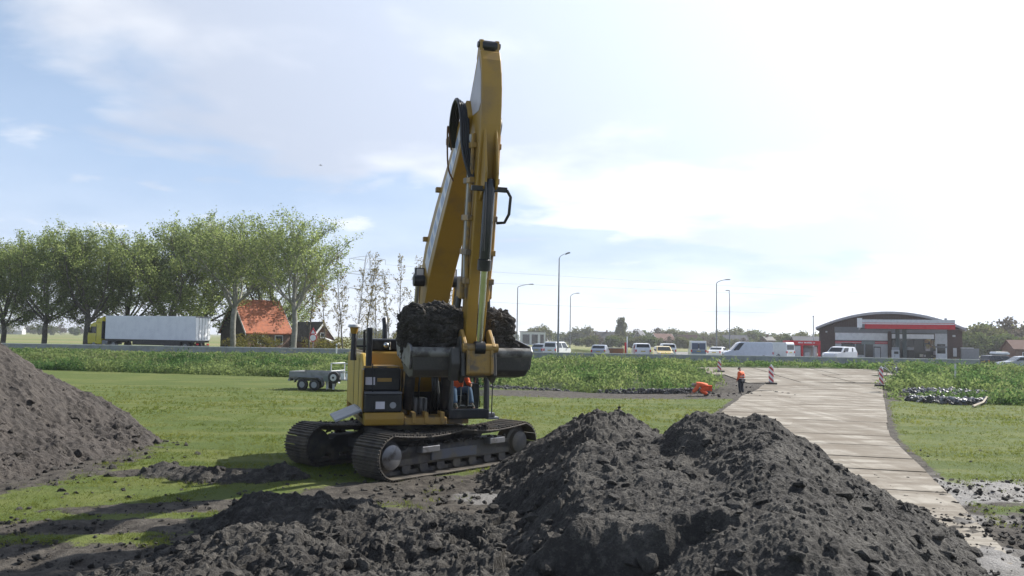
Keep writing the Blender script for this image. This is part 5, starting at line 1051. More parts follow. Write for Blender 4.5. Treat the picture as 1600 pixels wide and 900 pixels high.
# ------------------------------------------------------------------ lorry
def lorry():
    p = P(305, 540, 92.5); a = R(19); t = thing('lorry', 'yellow lorry cab pulling a long white box trailer', 'lorry', (p.x, 92.5, 1.01), math.pi/2-a)
    # local +y forward (to the left and away), rear end of the trailer at y = 0, kerb side x = 0 facing the viewer ... width 2.5 to +x
    L = 13.4; W = 2.5
    white = mat('white box trailer', (.78, .80, .82), .4, c2=(.70, .72, .75), scale=1.2)
    x0, x1 = 0, W
    MB().b2((x0, .08, 1.18), (x1, L, 3.98)).build('box', white, t, bevel=.03)
    d = MB().b2((x0+.03, .0, 1.2), (x1-.03, .077, 3.95)).build('rear_doors', M_['white'], t)
    b = MB()
    for x in (x0+.5, x0+1.0, x1-.5, x1-1.0): b.tube([(x, -.03, 1.25), (x, -.03, 3.9)], .02, 5)
    b.build('lock_bar', M_['galv'], d)
    MB().b2((x0, -.02, 3.80), (x1, .077, 3.985)).build('roof_edge', M_['galv'], t); 
    MB().b2((x0+.1, .1, .95), (x1-.1, L, 1.175)).build('chassis', M_['black'], t)
    for x in (x0+.02, x1-.06): MB().b2((x, 2.2, .55), (x+.04, 9.2, .95)).build('side_guard', M_['black'], t)
    MB().b2((x0+.1, .05, .45), (x1-.1, .18, .62)).build('rear_bumper', M_['black'], t)
    for x in (x0+.2, x1-.55): MB().b2((x, -.01, .66), (x+.35, .06, .82)).build('tail_light', M_['red'], t)
    def wheel(x, y, par):
        s = -1 if x < 1.2 else 1; w = MB().tube([(x-.14, y, .5), (x-.11, y, .5), (x+.11, y, .5), (x+.14, y, .5)], [.46, .5, .5, .46], 20).build('wheel', M_['rubber'], par, smooth=True); MB().tube([(x+s*.142, y, .5), (x+s*.155, y, .5)], [.28, .24], 12).build('rim', M_['galv'], w)
    for y in (1.5, 2.8, 4.1):
        for x in (x0+.2, x1-.2): wheel(x, y, t)
    cab = MB().prism([(L+.6, .55), (L+2.75, .55), (L+2.8, 1.5), (L+2.72, 1.9), (L+2.35, 2.95), (L+1.9, 3.15), (L+.6, 3.15)], x0+.05, x1-.05).build('cab', mat('lorry yellow', (.58, .50, .02), .35, coat=.4), t, bevel=.07)
    MB().prism([(L+.62, 3.16), (L+1.85, 3.16), (L+1.5, 3.55), (L+.65, 3.85)], x0+.2, x1-.2).build('wind_deflector', bpy.data.materials['lorry yellow'], t, bevel=.06)
    MB().quad((x0+.2, L+2.735, 1.92), (x1-.2, L+2.735, 1.92), (x1-.3, L+2.385, 2.9), (x0+.3, L+2.385, 2.9)).build('windscreen', M_['glass'], t)
    for x in (x0+.035, x1-.035): MB().quad((x, L+2.45, 1.85), (x, L+1.45, 1.85), (x, L+1.45, 2.65), (x, L+2.22, 2.65)).build('side_window', M_['glass'], t)
    for x in (x0-.22, x1+.02): MB().b2((x, L+2.35, 1.9), (x+.2, L+2.5, 2.6)).build('wing_mirror', M_['black'], t, bevel=.03)
    MB().b2((x0+.05, L+2.70, .4), (x1-.05, L+2.85, .95)).build('bumper', M_['black'], t, bevel=.03)
    MB().b2((x0+.038, L+1.4, .9), (x0+.049, L+1.46, 2.9)).build('door_seam', M_['black'], t)
    MB().b2((x0+.5, L-1.6, .75), (x1-.5, L+2.2, .95)).build('tractor_chassis', M_['black'], t); MB().b2((x0, L+.40, 1.2), (x1, L+.55, 3.3)).build('cab_back', M_['black'], t)
    for y in (L+1.75, L-1.3):
        for x in (x0+.2, x1-.2): wheel(x, y, t)
    for x in (x0+.1, x1-.62): MB().b2((x, L-.35, .5), (x+.5, L+.55, 1.0)).build('fuel_tank', M_['galv'], t, bevel=.05)
lorry()
# ------------------------------------------------------------------ the low trailer on the field
def field_trailer():
    p = G(500, 610.5, 0); D = p.y; t = thing('field_trailer', 'grey twin-axle flatbed trailer with a spare wheel on the grass left of the excavator', 'trailer', (p.x+.15, D+.9, float(gz(p.x, D))+.0), R(-14))
    # local +x towards the drawbar at right, near side y = -0.9
    L0, L1 = -1.8, 1.15
    deck = MB().b2((L0, -.88, .62), (L1, .88, .70)).build('deck', mat('weathered deck', (.16, .15, .14), .8, c2=(.24, .23, .21), scale=4), t)
    for y in (-.90, .86): MB().b2((L0, y, .703), (L1-.6, y+.04, 1.02)).build('side_board', M_['galv'], t, bevel=.008)
    MB().b2((L0-.04, -.9, .60), (L0-.003, .9, 1.02)).build('tailboard', M_['galv'], t, bevel=.008)
    MB().b2((L0-.12, -.85, .48), (L0-.01, .85, .60)).build('rear_beam', M_['grey'], t)
    MB().b2((L0+.1, -.7, .50), (L1, -.6, .617)).build('chassis_rail', M_['galv'], t); MB().b2((L0+.1, .6, .50), (L1, .7, .617)).build('chassis_rail', M_['galv'], t)
    for x in (-.95, -.22):
        for s in (-1, 1):
            y = s*.98; w = MB().tube([(x, y-.09, .31), (x, y-.07, .31), (x, y+.07, .31), (x, y+.09, .31)], [.27, .31, .31, .27], 20).build('wheel', M_['rubber'], t, smooth=True); MB().tube([(x, y+s*.092, .31), (x, y+s*.10, .31)], [.17, .15], 12).build('rim', M_['grey'], w)
    for s in (-1, 1):
        m = MB(); y0, y1 = (.86, 1.10); arc = [(-1.42, .42), (-1.33, .60), (-1.15, .70), (-.0, .70), (.18, .60), (.28, .30)]
        m.prism(arc+[(x*1.0, z+.025) for x, z in arc[::-1]], s*y0, s*y1, ax='y'); m.build('mudguard', M_['galv'], t)
    # headboard frame and spare wheel
    h = MB()
    for y in (-.84, .84): h.tube([(L1-.5, y, .66), (L1-.5, y, 1.52)], .03, 6)
    for z in (1.5, 1.08): h.tube([(L1-.5, -.84, z), (L1-.5, .84, z)], .026, 6)
    h.build('headboard_frame', M_['offwhite'], t); h2_ = MB(); h2_.tube([(L1-.45, -.9, 1.5), (L1+.75, -.9, 1.5)], .026, 6); h2_.tube([(L1+.75, -.9, 1.5), (L1+.75, -.9, .62)], .026, 6); h2_.tube([(L1-.45, -.9, 1.5), (L1-.45, -.9, .66)], .026, 6); h2_.tube([(L1-.45, -.9, 1.06), (L1+.75, -.9, 1.06)], .026, 6); h2_.build('side_gate', M_['offwhite'], t)
    for x in (L1+.12, L1+.42): MB().b2((x, -.92, .66), (x+.24, -.88, .98)).build('white_panel', M_['white'], t)
    MB().b2((L1-.6, -.95, .60), (L1+.8, .9, .655)).build('front_platform', M_['grey'], t)
    sp = MB().tube([(L1-.22, -1.10, .74), (L1-.22, -1.08, .74), (L1-.22, -.96, .74), (L1-.22, -.93, .74)], [.24, .33, .33, .24], 22).build('spare_wheel', M_['rubber'], t, smooth=True); MB().tube([(L1-.22, -1.125, .74), (L1-.22, -1.09, .74)], [.17, .20], 14).build('rim', M_['offwhite'], sp, smooth=True)
    MB().tube([(L1-.22, -1.14, .74), (L1-.22, -1.12, .74)], [.06, .07], 10).build('hub', M_['black'], sp)
    for x in (.35, .72): MB().b2((x, -.75, .08), (x+.1, -.65, .5)).build('prop_leg', M_['offwhite'], t)
    MB().b2((.25, -.93, .50), (.60, -.86, .80)).build('side_locker', mat('green grey locker', (.17, .20, .19), .6), t, bevel=.01)
    jw = MB().tube([(2.35, -.08, .26), (2.35, .08, .26)], [.24, .24], 16).build('jockey_wheel', M_['rubber'], t)
    MB().tube([(2.35, 0, .26), (2.35, 0, .8)], .035, 8).build('jockey_stand', M_['galv'], t); MB().tube([(1.9, -.5, .55), (3.4, 0, .52)], .05, 8).build('drawbar', M_['galv'], t)
    MB().tube([(1.9, .5, .55), (3.4, 0, .52)], .05, 8).build('drawbar', M_['galv'], t)
field_trailer()
# ------------------------------------------------------------------ excavator
EXC = Vector((-2.28, 19.5, 0)); SL = 180+17.0           # slew: local +Y forward (towards the viewer), local +X its right hand (left in the photo)
PIN = Vector((0, 5.60, 6.98)); MS = Matrix.Translation(PIN) @ Matrix.Rotation(R(-8), 4, 'X') @ Matrix.Translation(-PIN)
def excavator():
    t = thing('excavator', 'yellow crawler excavator holding up a wide bucket full of earth', 'excavator', EXC)
    MU = Matrix.Rotation(R(SL), 4, 'Z')                   # upper carriage
    ang = math.atan2(.73, .67); MT = Matrix.Rotation(ang-math.pi/2, 4, 'Z')   # undercarriage: local +Y along the tracks, away to the right
    Y_, YD, BL = M_['yellow'], M_['yellow_dirty'], M_['black']
    U = lambda: MB(MU); T = lambda: MB(MT)
    # ---------------- undercarriage
    GA, SW, LH, RA = 1.30, .90, 2.0, .415                 # half gauge, shoe width, half wheelbase, wrap radius
    path = []
    def track_path():
        pts = []; zc = RA+.065
        n = 26
        for i in range(n): pts.append((-LH+2*LH*i/n, zc-RA))
        for i in range(24): a = -math.pi/2+math.pi*i/24; pts.append((LH+RA*math.cos(a), zc+RA*math.sin(a)))
        for i in range(n): u = i/n; pts.append((LH-2*LH*u, zc+RA-.075*math.sin(math.pi*min(1, u*2 % 1.0000001)) if True else 0))
        for i in range(24): a = math.pi/2+math.pi*i/24; pts.append((-LH+RA*math.cos(a), zc+RA*math.sin(a)))
        P_ = [Vector(p) for p in pts]; L = [0]
        for i in range(len(P_)): L.append(L[-1]+(P_[(i+1) % len(P_)]-P_[i]).length)
        return P_, L
    PP, LL = track_path()
    def on_path(s):
        s %= LL[-1]; i = max(k for k in range(len(PP)) if LL[k] <= s); f = (s-LL[i])/(LL[i+1]-LL[i]); a, b = PP[i], PP[(i+1) % len(PP)]; return a.lerp(b, f), (b-a).normalized()
    for sd in (-1, 1):
        x0 = sd*GA; m = T(); links = T(); ns = 56; pit = LL[-1]/ns; g = random.Random(sd)
        for k in range(ns):
            p, d = on_path(k*pit); nrm = Vector((d.y, -d.x)); c = Vector((x0, p.x+nrm.x*.03, p.y+nrm.y*.03)); rot = Matrix.Rotation(math.atan2(d.y, d.x), 3, 'X')
            tl = g.uniform(-.012, .012)
            m.box(c, (SW, pit*1.02, .028), rot); 
            for o in (-.40, 0.0, .40): m.box(c+Vector((0, d.x*o*pit+nrm.x*.030, d.y*o*pit+nrm.y*.030)), (SW-.01, .022, .040 if o else .05), rot)
            links.box(Vector((x0, p.x-nrm.x*.035, p.y-nrm.y*.035)), (.22, pit*.95, .085), rot)
        tr = m.build('track', M_['track'], t, bevel=.004, seg=1); links.build('track_chain', M_['frame_steel'], tr)
        fr = T(); fr.prism([(-1.72, .24), (1.72, .24), (1.78, .42), (1.45, .66), (-1.45, .66), (-1.78, .42)], x0-.20, x0+.20); fr_o = fr.build('track_frame', M_['frame_steel'], t, bevel=.03)
        T().b2((x0+sd*.205, -.85, .30), (x0+sd*.26, .55, .52)).build('side_cover', mat('blue grey steel cover', (.115, .12, .145), .5, c2=(.14, .125, .105), scale=2.5, lo=.45, hi=.6), fr_o, bevel=.01)
        for yy, zz in ((-.95, .60), (1.15, .62)): T().b2((x0+sd*.20, yy-.30, zz-.10), (x0+sd*.40, yy+.22, zz+.05)).build('step', M_['worn_steel'], fr_o, bevel=.02)
        for yy, nm in ((-LH, 'idler'), (LH, 'sprocket')):
            w = T().tube([(x0-.19, yy, RA+.065), (x0-.16, yy, RA+.065), (x0+.16, yy, RA+.065), (x0+.19, yy, RA+.065)], [RA-.13, RA-.07, RA-.07, RA-.13], 28).build(nm, M_['frame_steel'], t, smooth=True)
            T().tube([(x0+sd*.19, yy, RA+.065), (x0+sd*.30, yy, RA+.065), (x0+sd*.33, yy, RA+.065)], [.27, .26, .20], 22).build('hub', M_['worn_steel'] if nm == 'idler' else M_['frame_steel'], w, smooth=True)
            T().b2((x0-.2, yy*.80-.35, .36), (x0+.2, yy*.80+.35, .58)).build('yoke', M_['frame_steel'], w, bevel=.03)
        for k in range(7):
            y = -1.5+.5*k; T().tube([(x0-.18, y, .18), (x0-.09, y, .18), (x0-.088, y, .18), (x0+.088, y, .18), (x0+.09, y, .18), (x0+.18, y, .18)], [.12, .12, .09, .09, .12, .12], 14).build('track_roller', M_['frame_steel'], fr_o, smooth=True)
        for y in (-.7, .8): T().tube([(x0-.1, y, .76), (x0+.1, y, .76)], .08, 12).build('carrier_roller', M_['frame_steel'], fr_o, smooth=True)
        for sg in (-1, 1): T().prism([(sg*.35, .36), (sg*1.15, .36), (sg*1.15, .58), (sg*.45, .86)], sd*.25, sd*(GA-.15)).build('cross_leg', M_['frame_steel'], t, bevel=.02)
        g2 = np.random.default_rng(7+sd); C = []; Rr = []
        for _ in range(90): C.append((x0+g2.uniform(-.40, .40), g2.uniform(-1.9, 1.9), .92+g2.uniform(-.02, .02))); Rr.append(.02+.05*g2.random()**2)
        for _ in range(60): C.append((x0+sd*g2.uniform(.2, .38), g2.uniform(-1.7, 1.7), .68+g2.uniform(-.03, .03))); Rr.append(.03+.05*g2.random()**2)
        V, F = clods(np.array(C), np.array(Rr), g2); V = (np.array(MT.to_3x3())@V.T).T; tag(np_mesh('caked_mud', V, F, DIRT, tr), kind='stuff')
    T().b2((-.95, -.85, .34), (.95, .85, .84)).build('car_body', M_['frame_steel'], t, bevel=.04)
    T().tube([(0, 0, .84), (0, 0, 1.03)], .68, 32).build('slew_ring', M_['frame_steel'], t, smooth=True)
    # ---------------- upper carriage
    bs = U(); bs.b2((-1.0, -2.0, 1.04), (1.40, 1.30, 1.16)); bs.build('main_frame', YD, t, bevel=.02)
    U().prism([(1.28, 1.06), (1.62, 1.06), (1.64, 1.20), (1.62, 1.34), (1.28, 1.34)], .55, 1.42).build('front_beam', Y_, t, bevel=.03)
    bb = U().prism([(1.15, 1.06), (1.60, 1.06), (1.60, 1.22), (1.15, 1.26)], -.42, .54).build('centre_beam', YD, t, bevel=.02)
    for x in (.33, .05, -.32): U().b2((x-.04, 1.2, 1.10), (x+.04, 1.64, 1.34)).build('lug', YD, bb, bevel=.01)
    # right-hand boxes that double as steps
    lowb = U().b2((.60, .80, 1.343), (1.425, 1.60, 1.74)).build('step_box', BL, t, bevel=.035)
    U().b2((.98, 1.603, 1.42), (1.18, 1.612, 1.58)).build('sticker', M_['label'], lowb); U().tube([(.80, 1.60, 1.50), (.80, 1.615, 1.50)], .07, 18).build('badge', M_['grey'], lowb)
    U().b2((.60, .80, 1.744), (1.42, 1.62, 1.79)).build('step_tread', mat('grey step tread', (.12, .125, .14), .6), lowb, bevel=.01)
    up = U().b2((.60, .45, 1.794), (1.425, 1.32, 2.30)).build('tool_box', BL, t, bevel=.035)
    U().b2((1.17, 1.322, 1.93), (1.38, 1.330, 2.10)).build('sticker', M_['label'], up); U().b2((.80, 1.322, 2.0), (1.12, 1.330, 2.08)).build('yellow_stripe', YD, up)
    U().tube([(1.40, .55, 2.30), (.62, .55, 2.30)], .02, 6).build('edge_bar', YD, up)
    hood = U().prism([(-2.6, 1.4), (.30, 1.4), (.42, 2.30), (.35, 2.66), (-2.6, 2.66)], .12, 1.28).build('tank_cover', Y_, t, bevel=.05)
    U().b2((.62, .45, 2.303), (1.40, 1.28, 2.345)).build('platform', YD, t, bevel=.01)
    hb = U().b2((.10, -2.4, 2.664), (1.2, .25, 2.95)).build('hood_box', BL, t, bevel=.05)
    U().sphere((.80, .30, 2.80), .07, 12, 8).build('filler_cap', M_['chrome'], hb); U().tube([(.70, .28, 2.70), (.70, .28, 2.88)], .015, 6).build('filler_bar', M_['chrome'], hb)
    U().b2((-1.0, -2.4, 1.2), (.58, -.1, 2.55)).build('engine_cover', Y_, t, bevel=.06)
    # side doors and counterweight
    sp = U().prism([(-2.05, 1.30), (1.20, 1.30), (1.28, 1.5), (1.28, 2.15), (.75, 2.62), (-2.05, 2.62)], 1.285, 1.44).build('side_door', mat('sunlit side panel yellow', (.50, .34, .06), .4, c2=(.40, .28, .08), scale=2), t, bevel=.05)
    for y in (.55, -.5): U().b2((1.443, y-.012, 1.36), (1.449, y+.012, 2.5)).build('door_seam', BL, sp)
    U().b2((1.432, 1.20, 1.36), (1.47, 1.50, 2.28)).build('corner_panel', Y_, t, bevel=.04)
    cw = []
    for i in range(13): a = math.pi*i/12; cw.append((1.45*math.cos(a), -2.1-1.0*math.sin(a)))
    U().prism([(x, y) for x, y in cw], 1.10, 2.55, ax='z').build('counterweight', Y_, t, bevel=.07)
    U().box((1.74, .75, 1.27), (.62, 1.5, .05), Matrix.Rotation(R(22), 3, 'Y')).build('side_step', M_['grey'], t, bevel=.01)
    U().b2((1.44, .2, 1.30), (1.50, 1.3, 1.40)).build('step_bracket', BL, t)
    # handrail, antennas, exhaust
    hr = U(); hr.tube([(1.30, 1.16, 2.30), (1.30, 1.16, 3.16)], .045, 10); hr.tube([(1.30, 1.16, 3.14), (1.30, .2, 3.14), (1.30, .2, 2.6)], .03, 8); hr.tube([(1.30, 1.16, 2.78), (1.56, 1.0, 2.78)], .022, 6); hr.tube([(1.24, 1.22, 1.1), (1.24, 1.62, 1.4), (1.24, 1.40, 2.4)], .014, 6); hr.build('handrail', BL, t, smooth=True)
    U().b2((1.235, 1.08, 2.30), (1.365, 1.24, 3.20)).build('mirror_arm', BL, t, bevel=.03)
    an = U().tube([(1.58, .55, 2.45), (1.58, .55, 3.06)], [.075, .055], 10).build('antenna_mast', BL, t, smooth=True)
    U().tube([(1.58, .55, 3.06), (1.58, .55, 3.12), (1.58, .55, 3.20)], [.06, .085, .10], 14).build('antenna_base', Y_, an, smooth=True); U().tube([(1.58, .55, 3.20), (1.58, .55, 3.22), (1.58, .55, 3.27), (1.58, .55, 3.285)], [.12, .145, .13, .06], 20).build('antenna_cap', M_['offwhite'], an, smooth=True)
    U().tube([(.62, -1.2, 2.9), (.62, -1.2, 3.3), (.62, -1.35, 3.45)], .07, 10).build('exhaust', BL, t, smooth=True)
    # boom foot bay: frames, hoses, valve block
    for x in (.34, .54): U().prism([(-.2, 1.16), (.95, 1.16), (1.15, 1.5), (.75, 2.15), (.35, 2.3), (-.1, 2.0)], x-.035, x+.035).build('boom_bracket', YD, t, bevel=.01)
    for x in (-.34,): U().prism([(-.2, 1.16), (.95, 1.16), (1.15, 1.5), (.75, 2.15), (.35, 2.3), (-.1, 2.0)], x-.035, x+.035).build('boom_bracket', BL, t, bevel=.01)
    U().b2((.44, 1.05, 1.26), (.53, 1.25, 2.28)).build('bay_post', YD, t, bevel=.01); U().b2((.58, 1.0, 1.4), (.598, 1.30, 2.28)).build('bay_edge', YD, t)
    U().b2((-.44, -.1, 1.17), (.58, .2, 2.5)).build('bay_shade_panel', BL, t)  # black panel standing in for the shade over the yellow engine cover
    vb = U().b2((-.05, .75, 1.25), (.26, 1.12, 1.62)).build('valve_block', M_['worn_steel'], t, bevel=.02)
    for k in range(5): x = -.02+.06*k; U().tube([(x, 1.10, 1.60), (x, 1.22, 1.62), (x+.01, 1.25, 1.45), (x, 1.2, 1.27)], .018, 6).build('hose', M_['hose'] if k % 2 else M_['worn_steel'], vb, smooth=True)
    gg = random.Random(4)
    for k in range(9):
        x = gg.uniform(-.40, .42); U().tube([(x, .95, 1.3+.2*gg.random()), (x+.04, 1.18, 1.75+.2*gg.random()), (x*.8, 1.02, 2.25), (x*.7, .7, 2.6)], .022, 6).build('hydraulic_hose', M_['hose'], t, smooth=True)
    # ---------------- boom
    CL = [(.38, 1.85, .24), (.95, 2.70, .34), (1.70, 3.80, .43), (2.45, 4.68, .46), (3.4, 5.42, .40), (4.5, 6.18, .32), (5.35, 6.80, .26), (5.78, 7.06, .20)]
    def strip(CL):
        lo, hi = [], []
        for i, (y, z, h) in enumerate(CL):
            a = CL[max(i-1, 0)]; b = CL[min(i+1, len(CL)-1)]; d = Vector((b[0]-a[0], b[1]-a[1])).normalized(); n = Vector((-d.y, d.x)); hi.append((y+n.x*h, z+n.y*h)); lo.append((y-n.x*h, z-n.y*h))
        return lo, hi
    lo, hi = strip(CL); bw = .265
    bm = U()
    for i in range(len(CL)-1):
        vs = [(x, *p) for x in (-bw, bw) for p in (lo[i], lo[i+1], hi[i+1], hi[i])]; fs = [(0, 1, 5, 4), (3, 2, 6, 7), (0, 1, 2, 3), (4, 5, 6, 7)]
        if i == 0: fs.append((0, 3, 7, 4))
        if i == len(CL)-2: fs.append((1, 2, 6, 5))
        bm.add(vs, fs)
    bmo = bm.build('boom', Y_, t); 
    import bmesh
    w = bmesh.new(); w.from_mesh(bmo.data); bmesh.ops.remove_doubles(w, verts=w.verts, dist=1e-4); w.to_mesh(bmo.data); w.free()
    bv = bmo.modifiers.new('bevel', 'BEVEL'); bv.width = .025; bv.segments = 2; bv.limit_method = 'ANGLE'; bv.angle_limit = R(40)
    for x in (-bw-.02, bw+.02):                          # flange strips along the lower edges
        pass
    # white side decal with faint blue strokes
    def side_pt(u, k):                                    # u along the boom 0..1, k -1 lower .. 1 upper
        f = u*(len(CL)-1); i = min(int(f), len(CL)-2); f -= i; a = Vector(lo[i]).lerp(Vector(lo[i+1]), f); b = Vector(hi[i]).lerp(Vector(hi[i+1]), f); return a.lerp(b, (k+1)/2)
    for sx in (1, -1):
        d = U(); us = [.40+.50*i/12 for i in range(13)]
        for i in range(12): q = [side_pt(us[i], -.45), side_pt(us[i+1], -.45), side_pt(us[i+1], .40), side_pt(us[i], .40)]; d.add([(sx*(bw+.004), *p) for p in q], [(0, 1, 2, 3)])
        dc = d.build('white_decal', mat('white boom decal', (.74, .76, .80), .4), bmo); s = U()
        for i in range(9):
            u = .44+.044*i; q = [side_pt(u, -.3), side_pt(u+.028, -.3), side_pt(u+.028, .25), side_pt(u, .25)]; s.add([(sx*(bw+.007), *p) for p in q], [(0, 1, 2, 3)])
        s.build('blue_lettering', mat('faded blue lettering', (.38, .47, .66), .45), dc)
    # top-edge pipes along the boom
    for x in (.20, .10, -.12):
        pts = [(x, side_pt(u, 1).x-.05, side_pt(u, 1).y+.06) for u in (.1, .25, .4, .55, .7, .85, .95)]; U().tube(pts, .022, 6).build('boom_pipe', YD, bmo, smooth=True)
    for u in (.45, .62, .80):
        p = side_pt(u, 1); U().box((bw+.03, p.x, p.y), (.10, .12, .10)).build('pipe_clamp', YD, bmo, bevel=.01)
    # boom cylinders
    for sx in (1, -1):
        a = Vector((sx*.42, 1.28, 1.40)); b = Vector((sx*.42, 2.28, 4.22)); mid = a.lerp(b, .60)
        c = U().tube([a, a.lerp(b, .02), mid], [.10, .115, .115], 14).build('boom_cylinder', BL, t, smooth=True); U().tube([mid, b], .062, 12).build('rod', M_['chrome'], c, smooth=True)
        U().tube([(sx*.30, b.y, b.z), (sx*.53, b.y, b.z)], .125, 16).build('rod_eye', BL, c, smooth=True); U().tube([mid-(b-a).normalized()*.05, mid+(b-a).normalized()*.05], .125, 14).build('gland', BL, c, smooth=True)
        # work lights
        lp = Vector((sx*(bw+.10), 2.05, 4.42)); lb = U().box(lp, (.20, .14, .19)).build('work_light', BL, t, bevel=.02); U().box(lp+Vector((0, .075, 0)), (.15, .012, .14)).build('lens', mat('lamp lens', (.62, .60, .60), .2), lb)
        U().box(lp+Vector((0, -.02, -.16)), (.05, .06, .16)).build('lamp_bracket', YD, lb)
    # stick cylinder on top of the boom
    a = Vector((0, 2.75, 5.55)); b = MS @ Vector((0, 6.03, 8.12)); c = U().tube([a, a.lerp(b, .62)], .115, 14).build('stick_cylinder', YD, t, smooth=True); U().tube([a.lerp(b, .6), b], .06, 12).build('rod', M_['chrome'], c, smooth=True)
    for x in (.10, -.10): U().prism([(2.45, 5.0), (3.1, 5.45), (2.85, 5.72), (2.62, 5.62)], x-.03, x+.03).build('cylinder_lug', Y_, c, bevel=.01)
    # ---------------- stick (swung in about the boom pin)
    S = lambda: MB(MU @ MS)
    sw = .178
    ST = [(6.02, 8.06), (6.16, 8.02), (6.26, 7.86), (6.35, 7.64), (6.42, 7.38), (6.46, 7.08), (6.47, 6.75), (6.46, 6.45), (6.36, 5.2), (6.22, 3.6), (6.12, 2.72), (6.00, 2.58), (5.88, 2.66), (5.84, 3.2), (5.74, 5.2), (5.54, 6.4), (5.46, 6.95), (5.55, 7.25), (5.78, 7.62)]
    st = S().prism(ST, -sw, sw).build('stick', Y_, t, bevel=.02)
    MBX = S(); MBX.prism([(5.80, 7.50), (6.10, 7.94), (6.30, 7.60), (6.40, 7.10), (6.28, 6.98), (5.62, 6.92), (5.56, 7.16)], sw+.003, sw+.006); MBX.build('pale_side_patch', mat('pale lilac grey patch', (.52, .50, .55), .5), st)  # pale flat patch over the flank of the stick head
    for x in (-sw+.04, sw-.04): S().prism([(5.88, 7.9), (6.12, 7.98), (6.10, 8.22), (5.98, 8.24)], x-.035, x+.035).build('lug', Y_, st, bevel=.015)
    S().tube([(-.2, 6.03, 8.14), (.2, 6.03, 8.14)], .055, 12).build('pin', BL, st, smooth=True); S().tube([(-.13, 6.03, 8.12), (.13, 6.03, 8.12)], .10, 14).build('rod_eye', BL, st, smooth=True)
    S().tube([(-.33, 5.62, 6.98), (.33, 5.62, 6.98)], .12, 16).build('boom_pin', BL, st, smooth=True)
    for x in (-.10, .10): S().prism([(6.44, 6.72), (6.54, 6.50), (6.72, 5.92), (6.70, 5.70), (6.34, 5.40)], x-.022, x+.022).build('cylinder_lug', Y_, st, bevel=.01)
    # steel pipes on the stick flanks, with clamps
    for sx in (1, -1):
        for k, (dx, dy) in enumerate(((.05, -.05), (.05, .14), (.03, -.22))):
            pts = [(sx*(sw+dx), y+dy, z) for y, z in ((6.05, 6.6), (6.05, 5.6), (6.02, 4.6), (6.0, 3.9))]; pts[-1] = (sx*(sw+.01), pts[-1][1], 3.7)
            S().tube(pts, .028 if k != 1 else .035, 7).build('stick_pipe', YD if k else M_['offwhite'], st, smooth=True)
        for z in (6.35, 5.75, 5.1, 4.5, 4.0): S().b2((sx*sw, 5.76, z), (sx*(sw+.09), 6.26, z+.10)).build('pipe_clamp', YD, st, bevel=.01)
        S().b2((sx*sw, 5.80, 3.72), (sx*(sw+.12), 6.08, 4.10)).build('hose_block', YD, st, bevel=.03)
        S().tube([(sx*(sw+.08), 5.9, 3.75), (sx*(sw+.10), 5.9, 3.55)], .05, 8).build('hose_end', BL, st)
    # hose loops between boom tip and stick
    for k in range(4):
        x = .14+.04*k; o = .05*k
        U().tube(spl([(x+.10, 4.85, 6.55), (x+.13, 5.02, 6.92+o*.4), (x+.14, 5.28, 7.16+o*.5), (x+.13, 5.56, 7.18+o*.5), (x+.12, 5.80, 6.9), (x+.12, 5.92, 6.4), (x+.08, 6.02, 5.9+o), (x, 6.05, 5.62+o)]), .030, 8).build('hose_loop', M_['hose'], t, smooth=True)
    U().tube(spl([(.33, 4.85, 6.5), (.44, 5.02, 6.9), (.46, 5.10, 6.45), (.42, 5.05, 6.1), (.30, 4.95, 5.9)]), .016, 6).build('hose_loop', mat('brown hose', (.14, .07, .03), .5), t, smooth=True)
    U().box((.36, 4.80, 6.68), (.10, .18, .14)).build('hose_bracket', YD, t, bevel=.02)
    for k in range(2): U().tube(spl([(-.24-.04*k, 5.25, 6.75), (-.28-.04*k, 5.55, 7.05), (-.28-.03*k, 5.95, 6.8), (-.22, 6.0, 6.3)]), .028, 8).build('hose_loop', M_['hose'], t, smooth=True)
    # bucket cylinder on the front of the stick
    a = Vector((0, 6.60, 5.82)); b = Vector((0, 6.46, 2.92)); g1 = a.lerp(b, .50)
    c = S().tube([a, a.lerp(b, .03), a.lerp(b, .05), g1], [.07, .085, .098, .098], 18).build('bucket_cylinder', mat('dark cylinder barrel', (.014, .018, .024), .25, c2=(.03, .03, .032)), t, smooth=True)
    S().tube([a.lerp(b, .47), a.lerp(b, .475), a.lerp(b, .535), a.lerp(b, .54)], [.098, .118, .118, .09], 18).build('gland', BL, c, smooth=True); S().tube([g1, b], .062, 14).build('rod', M_['chrome'], c, smooth=True)
    S().box(a.lerp(b, .06), (.62, .07, .09)).build('pipe_bracket', BL, c, bevel=.01)
    S().tube([a.lerp(b, .06)+Vector((-.30, .03, 0)), a.lerp(b, .10)+Vector((-.37, .05, 0)), a.lerp(b, .20)+Vector((-.36, .05, 0)), a.lerp(b, .25)+Vector((-.30, .02, 0)), a.lerp(b, .255)+Vector((-.2, -.1, 0))], .026, 8).build('hose', M_['hose'], c, smooth=True)
    S().tube([(.1, 6.72, 5.75), (.11, 6.78, 5.4), (.08, 6.75, 4.6)], .02, 6).build('hose', M_['hose'], c, smooth=True)
    # tipping linkage
    lk = S().tube([(-.33, 6.50, 2.92), (.30, 6.50, 2.92)], .075, 14).build('link_pin', YD, t, smooth=True); S().tube([(-.09, 6.50, 2.92), (.09, 6.50, 2.92)], .115, 14).build('rod_eye', BL, lk, smooth=True)
    for x in (-.25, .25): S().prism([(6.06, 3.14), (6.20, 3.20), (6.58, 2.96), (6.54, 2.84), (6.42, 2.84), (6.05, 3.02)], x-.03, x+.03).build('side_link', YD, lk, bevel=.01)
    S().prism([(6.42, 2.90), (6.56, 2.90), (6.62, 2.50), (6.56, 2.44), (6.48, 2.50)], -.21, .21).build('tipping_link', YD, lk, bevel=.02)
